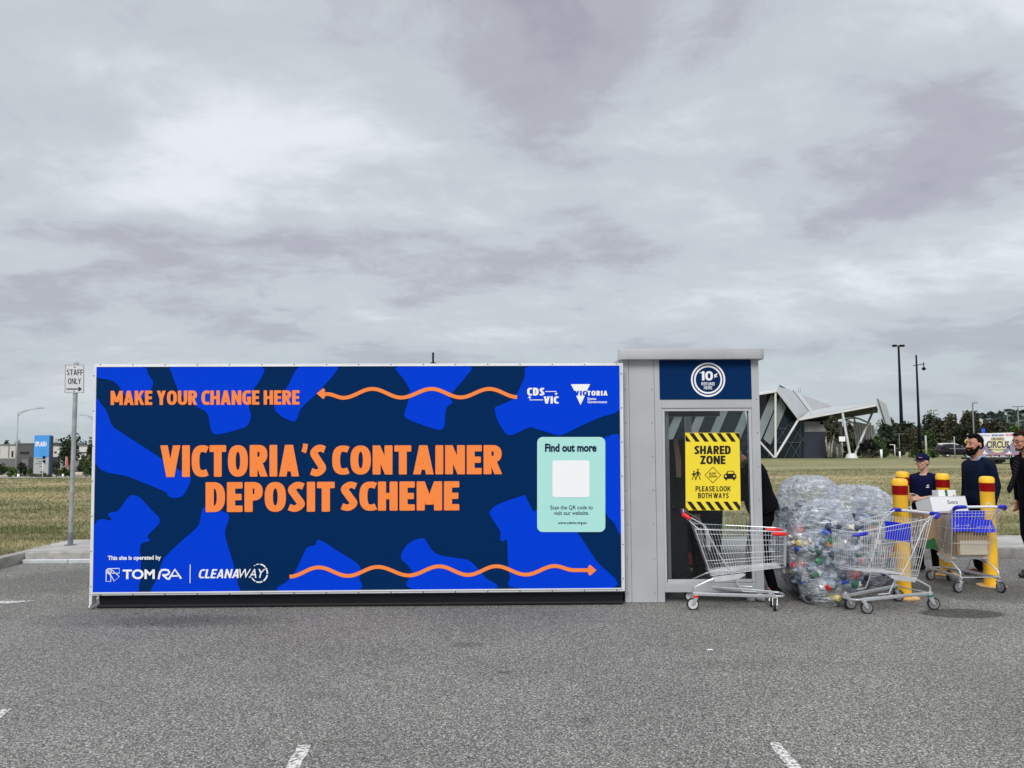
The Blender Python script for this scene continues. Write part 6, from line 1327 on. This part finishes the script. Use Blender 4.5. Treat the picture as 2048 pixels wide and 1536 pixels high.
post(1966, 857, 868, 62.5, .05, 'small blue banner above the circus board', galv, (.14, .45, mat('blue_sign', (.02, .12, .7), .5)), 'flag', 'blue_banner')

# ------------------------------------------------------------------ circus board on a truck, parked cars
CY = 60.0; cx0 = P(1939.5, 890, CY).x; zg = terr(cx0, CY); CPn = Plane((0, CY, 0), (1, CY, 0))
E = empty('advertising_truck', (cx0 + 3, CY, zg), 'dark flatbed truck carrying a white CIRCUS advertising board', 'truck')
q = MB(); q.prism([P(1939.5, 867.5, CY), P(2110, 863, CY), P(2110, 916, CY), P(1939.5, 915, CY)], (0, .35, 0)); bo = q.build('advert_board', mat('board_white', (.88, .88, .90), .5, var=.03), E)
lil = mat('print_lilac', (.30, .26, .38), .5); crm = mat('print_cream', (.80, .74, .42), .5)
q = MB(); dpoly(q, CPn, dcirc(1994, 896, 26, 40, 15), .01); dpoly(q, CPn, dcirc(1957, 896, 12, 30, 15), .01); dpoly(q, CPn, dcirc(2036, 896, 18, 30, 15), .01); q.build('printed_oval', lil, bo)
q = MB(); dpoly(q, CPn, dcirc(1995, 889.5, 19, 40, 16), .02); dpoly(q, CPn, dcirc(1960, 886, 7, 24, 12), .02); q.build('printed_oval', crm, bo)
q = MB(); dtext(q, CPn, 'CIRCUS', 1972.5, 882, 2018, 896, .03, .03); dtext(q, CPn, 'ORLANDO', 1982, 875, 2008, 880.5, .03, .03); dtext(q, CPn, 'SPECTACULAR', 1977, 897.5, 2011, 901, .03, .02); q.build('lettering', mat('print_violet', (.05, .04, .13), .5), bo)
q = MB(); dtext(q, CPn, 'BOOK NOW', 1983.5, 868.6, 2008, 872.2, .03, .04); dtext(q, CPn, 'WWW.CIRCUS.COM.AU', 1944, 869.8, 1980, 872, .03, .02); q.build('top_lettering', mat('print_blue', (.05, .12, .35), .5), bo)
q = MB(); dtext(q, CPn, '0428 88 00 88', 2011, 867.6, 2060, 871.6, .03, .04); dribbon(q, CPn, [(1940, 908.5), (2110, 908)], 1.4, .012); q.build('pink_lettering', mat('print_pink', (.75, .25, .35), .5), bo)
q = MB(); dpoly(q, CPn, [(1939.5, 909.5), (2110, 909.5), (2110, 915.5), (1939.5, 914.6)], .011); st_ = q.build('bottom_strip', bk, bo); q = MB(); dtext(q, CPn, 'Western Street, 500m > 1 Visit', 1960, 910.6, 2034, 914.4, .02, .03); q.build('strip_lettering', lwhite, st_)
q = MB(); q.box((cx0 + .4, CY + .05, P(1950, 919.5, CY).z), (cx0 + 8, CY + 1.9, P(1950, 915.3, CY).z)); q.build('chassis', mat('chassis_dark', (.03, .03, .035), .6), E)
def wheel(parent, c_, r, w_, axis_y=True, rimm=None):
    z = MB(); z.lathe([(r * .55, -w_ / 2), (r * .92, -w_ / 2), (r, -w_ * .35), (r, w_ * .35), (r * .92, w_ / 2), (r * .55, w_ / 2)], c_, 24, axis='y'); o = z.build('wheel', rub, parent, smooth=True)
    z = MB(); z.lathe([(0, -w_ * .42), (r * .2, -w_ * .45), (r * .5, -w_ * .3), (r * .56, -w_ / 2), (r * .56, w_ / 2), (0, w_ * .4)], c_, 24, axis='y'); z.build('rim', rimm or hub_w, o, smooth=True)
for px in (1999, 1988, 2064): wc = P(px, 921, CY + .4); wheel(E, (wc.x, CY + .5, terr(wc.x, CY) + .38), .38, .28, rimm=hub_g)
q = MB(); q.box((P(1976, 916, CY).x, CY + .3, zg + .15), (P(1991, 916, CY).x, CY + 1.6, zg + .75)); q.box((P(2006, 916, CY).x, CY + .3, zg + .12), (P(2016, 916, CY).x, CY + 1.6, zg + .8)); q.build('mudguard', mat('chassis_dark', (.03, .03, .035)), E, bevel=.03)
q = MB(); q.box((P(2032, 916, CY).x, CY + .1, zg + .35), (P(2046, 916, CY).x, CY + .8, zg + .7)); q.build('tool_box', dkp, E)
# yellow inflatable ring seen behind the bearded man's hair
q = MB(); c_ = P(1935, 883, 61); q.tube([c_ + Vector((.18 * math.cos(R(36 * i)), 0, .15 * math.sin(R(36 * i)))) for i in range(10)], .055, 8, close=True); q.tube([c_ + Vector((.2, 0, .05)), c_ + Vector((.45, 0, .2)), c_ + Vector((.6, 0, .22))], .05, 8); o = q.build('yellow_balloon', mat('balloon_yellow', (.75, .70, .05), .4), smooth='all', weld=False); tag(o, 'yellow looped balloon at the left end of the circus board', 'balloon')
def car_(px0, Y, length, hgt, label, col, flip=False):
    x0_ = P(px0, 905, Y).x; zb = terr(x0_, Y); E = empty('parked_car', (x0_ + length / 2, Y, zb), label, 'car', 'parked cars')
    prof = [(0, .30), (.0, .62), (.02, .78), (.045, .86), (.13, .97), (.18, 1.0)]
    body_ = [(0.0, .22), (0, .55), (.02, .66), (.30, .68), (.75, .63), (.93, .55), (.995, .42), (1.0, .24), (.86, .2), (.14, .2)]
    roof_ = [(.03, .66), (.10, .93), (.16, .985), (.35, 1.0), (.50, .98), (.58, .92), (.74, .64)]
    def pr(pp, y0_, y1_, nm, m, bev):
        z = MB(); z.prism([(x0_ + length * a, Y + y0_, zb + hgt * c_) for a, c_ in pp], (0, y1_ - y0_, 0)); return z.build(nm, m, E, bevel=bev, smooth=True)
    pr(body_, 0, 1.75, 'body', col, .05); pr(roof_, .12, 1.63, 'cabin', col, .04)
    win = [(.12, .70), (.155, .92), (.34, .945), (.50, .925), (.565, .87), (.68, .68)]
    pr(win, .095, .125, 'side_window', wd_, .0)
    z = MB(); z.tube([(x0_ + length * .25, Y + .09, zb + hgt * .69), (x0_ + length * .66, Y + .09, zb + hgt * .67), (x0_ + length * .56, Y + .09, zb + hgt * .88)], .015, 5); z.build('window_trim', wsteel, E)
    for u in (.19, .80): wheel(E, (x0_ + length * u, Y + .10, zb + .32), .32, .2)
    z = MB(); z.box((x0_ - .02, Y + .05, zb + hgt * .5), (x0_ + .06, Y + .35, zb + hgt * .64)); z.build('tail_light', mat('lamp_red', (.3, .03, .02), .3), E)
car_(1880.5, 93, 4.6, 1.5, 'black parked car with pale window trim at the edge of the field', mat('car_black', (.006, .005, .008), .35, spec=.35))
car_(1876, 99, 4.5, 1.72, 'white parked car hidden behind the black one', mat('car_white', (.75, .75, .77), .25, coat=1))
# ------------------------------------------------------------------ far hill, its trees and roofs
hm_ = mat('hill_grass', (.11, .13, .10), .9, var=.35, vscale=.01)
def hz_(x, y):
    r_ = max(0, 1 - ((x - 1120) / 360) ** 2) * max(0, 1 - ((y - 1500) / 420) ** 2); r2_ = max(0, 1 - ((x - 900) / 300) ** 2) * max(0, 1 - ((y - 1400) / 300) ** 2)
    return terr(0, 200) - 3 + 46 * r_ ** .8 + 8 * r2_ + 3 * mnoise.noise(Vector((x * .01, y * .01, 0))) * r_
grid(car(380, 1560, 60), car(1060, 1940, 30), hz_, 'hill', hm_)
wood = MB(); rs = random.Random(31)
for _ in range(700):
    x_ = rs.uniform(700, 1480); y_ = rs.uniform(1150, 1520); b_ = hz_(x_, y_)
    if b_ < 6 or mnoise.noise(Vector((x_ * .008, y_ * .012, 2))) < -.12: continue
    r_ = rs.uniform(5, 10); crown_mb(wood, (x_, y_, b_ + r_ * .5), (r_, r_, r_ * .75), 60, r_ * .8, rs, 4)
tag(wood.build('hillside_wood', LM['far'], weld=False), 'dark wood covering the far hillside', 'wood', kind='stuff')
for i, (px, py, w_) in enumerate(((1961, 840, 9), (1915, 842, 7), (1980, 846, 5), (1822, 852, 4))):
    Y = 1150 if i != 3 else 900; c_ = P(px, py, Y); ww = w_ / F * Y / 2; E = empty('far_building', (c_.x, Y, c_.z - 8), ('long white roofed shed on the far hillside', 'pale building between two trees at the foot of the hill', 'small pale building low on the far hillside', 'pale distant house beside the black lamp post')[i], 'building', 'far buildings'); q = MB(); q.box((c_.x - ww, Y, c_.z - 9), (c_.x + ww, Y + 14, c_.z)); q.build('wall', cr_, E); q = MB(); q.prism([(c_.x - ww - .5, Y - .5, c_.z + .01), (c_.x + ww + .5, Y - .5, c_.z + .01), (c_.x, Y - .5, c_.z + 2)], (0, 15, 0)); q.build('roof', wsteel, E)
# low line of far trees along the horizon
rs = random.Random(77); fw = MB()
for x_ in range(-420, 560, 7):
    if -.36 < x_ / 330 < .33 and rs.random() < .15: continue
    Y = 330 + rs.uniform(-30, 60); z_ = terr(x_, Y); h_ = rs.uniform(4, 7.5) + (3 if x_ > 0 else 1.5); crown_mb(fw, (x_, Y, z_ + h_ * .5), (6.5, 5, h_ * .55), 150, 1.3, rs, 7)
tag(fw.build('distant_tree_belt', LM['far'], weld=False), 'distant belt of trees along the horizon', 'wood', kind='stuff')
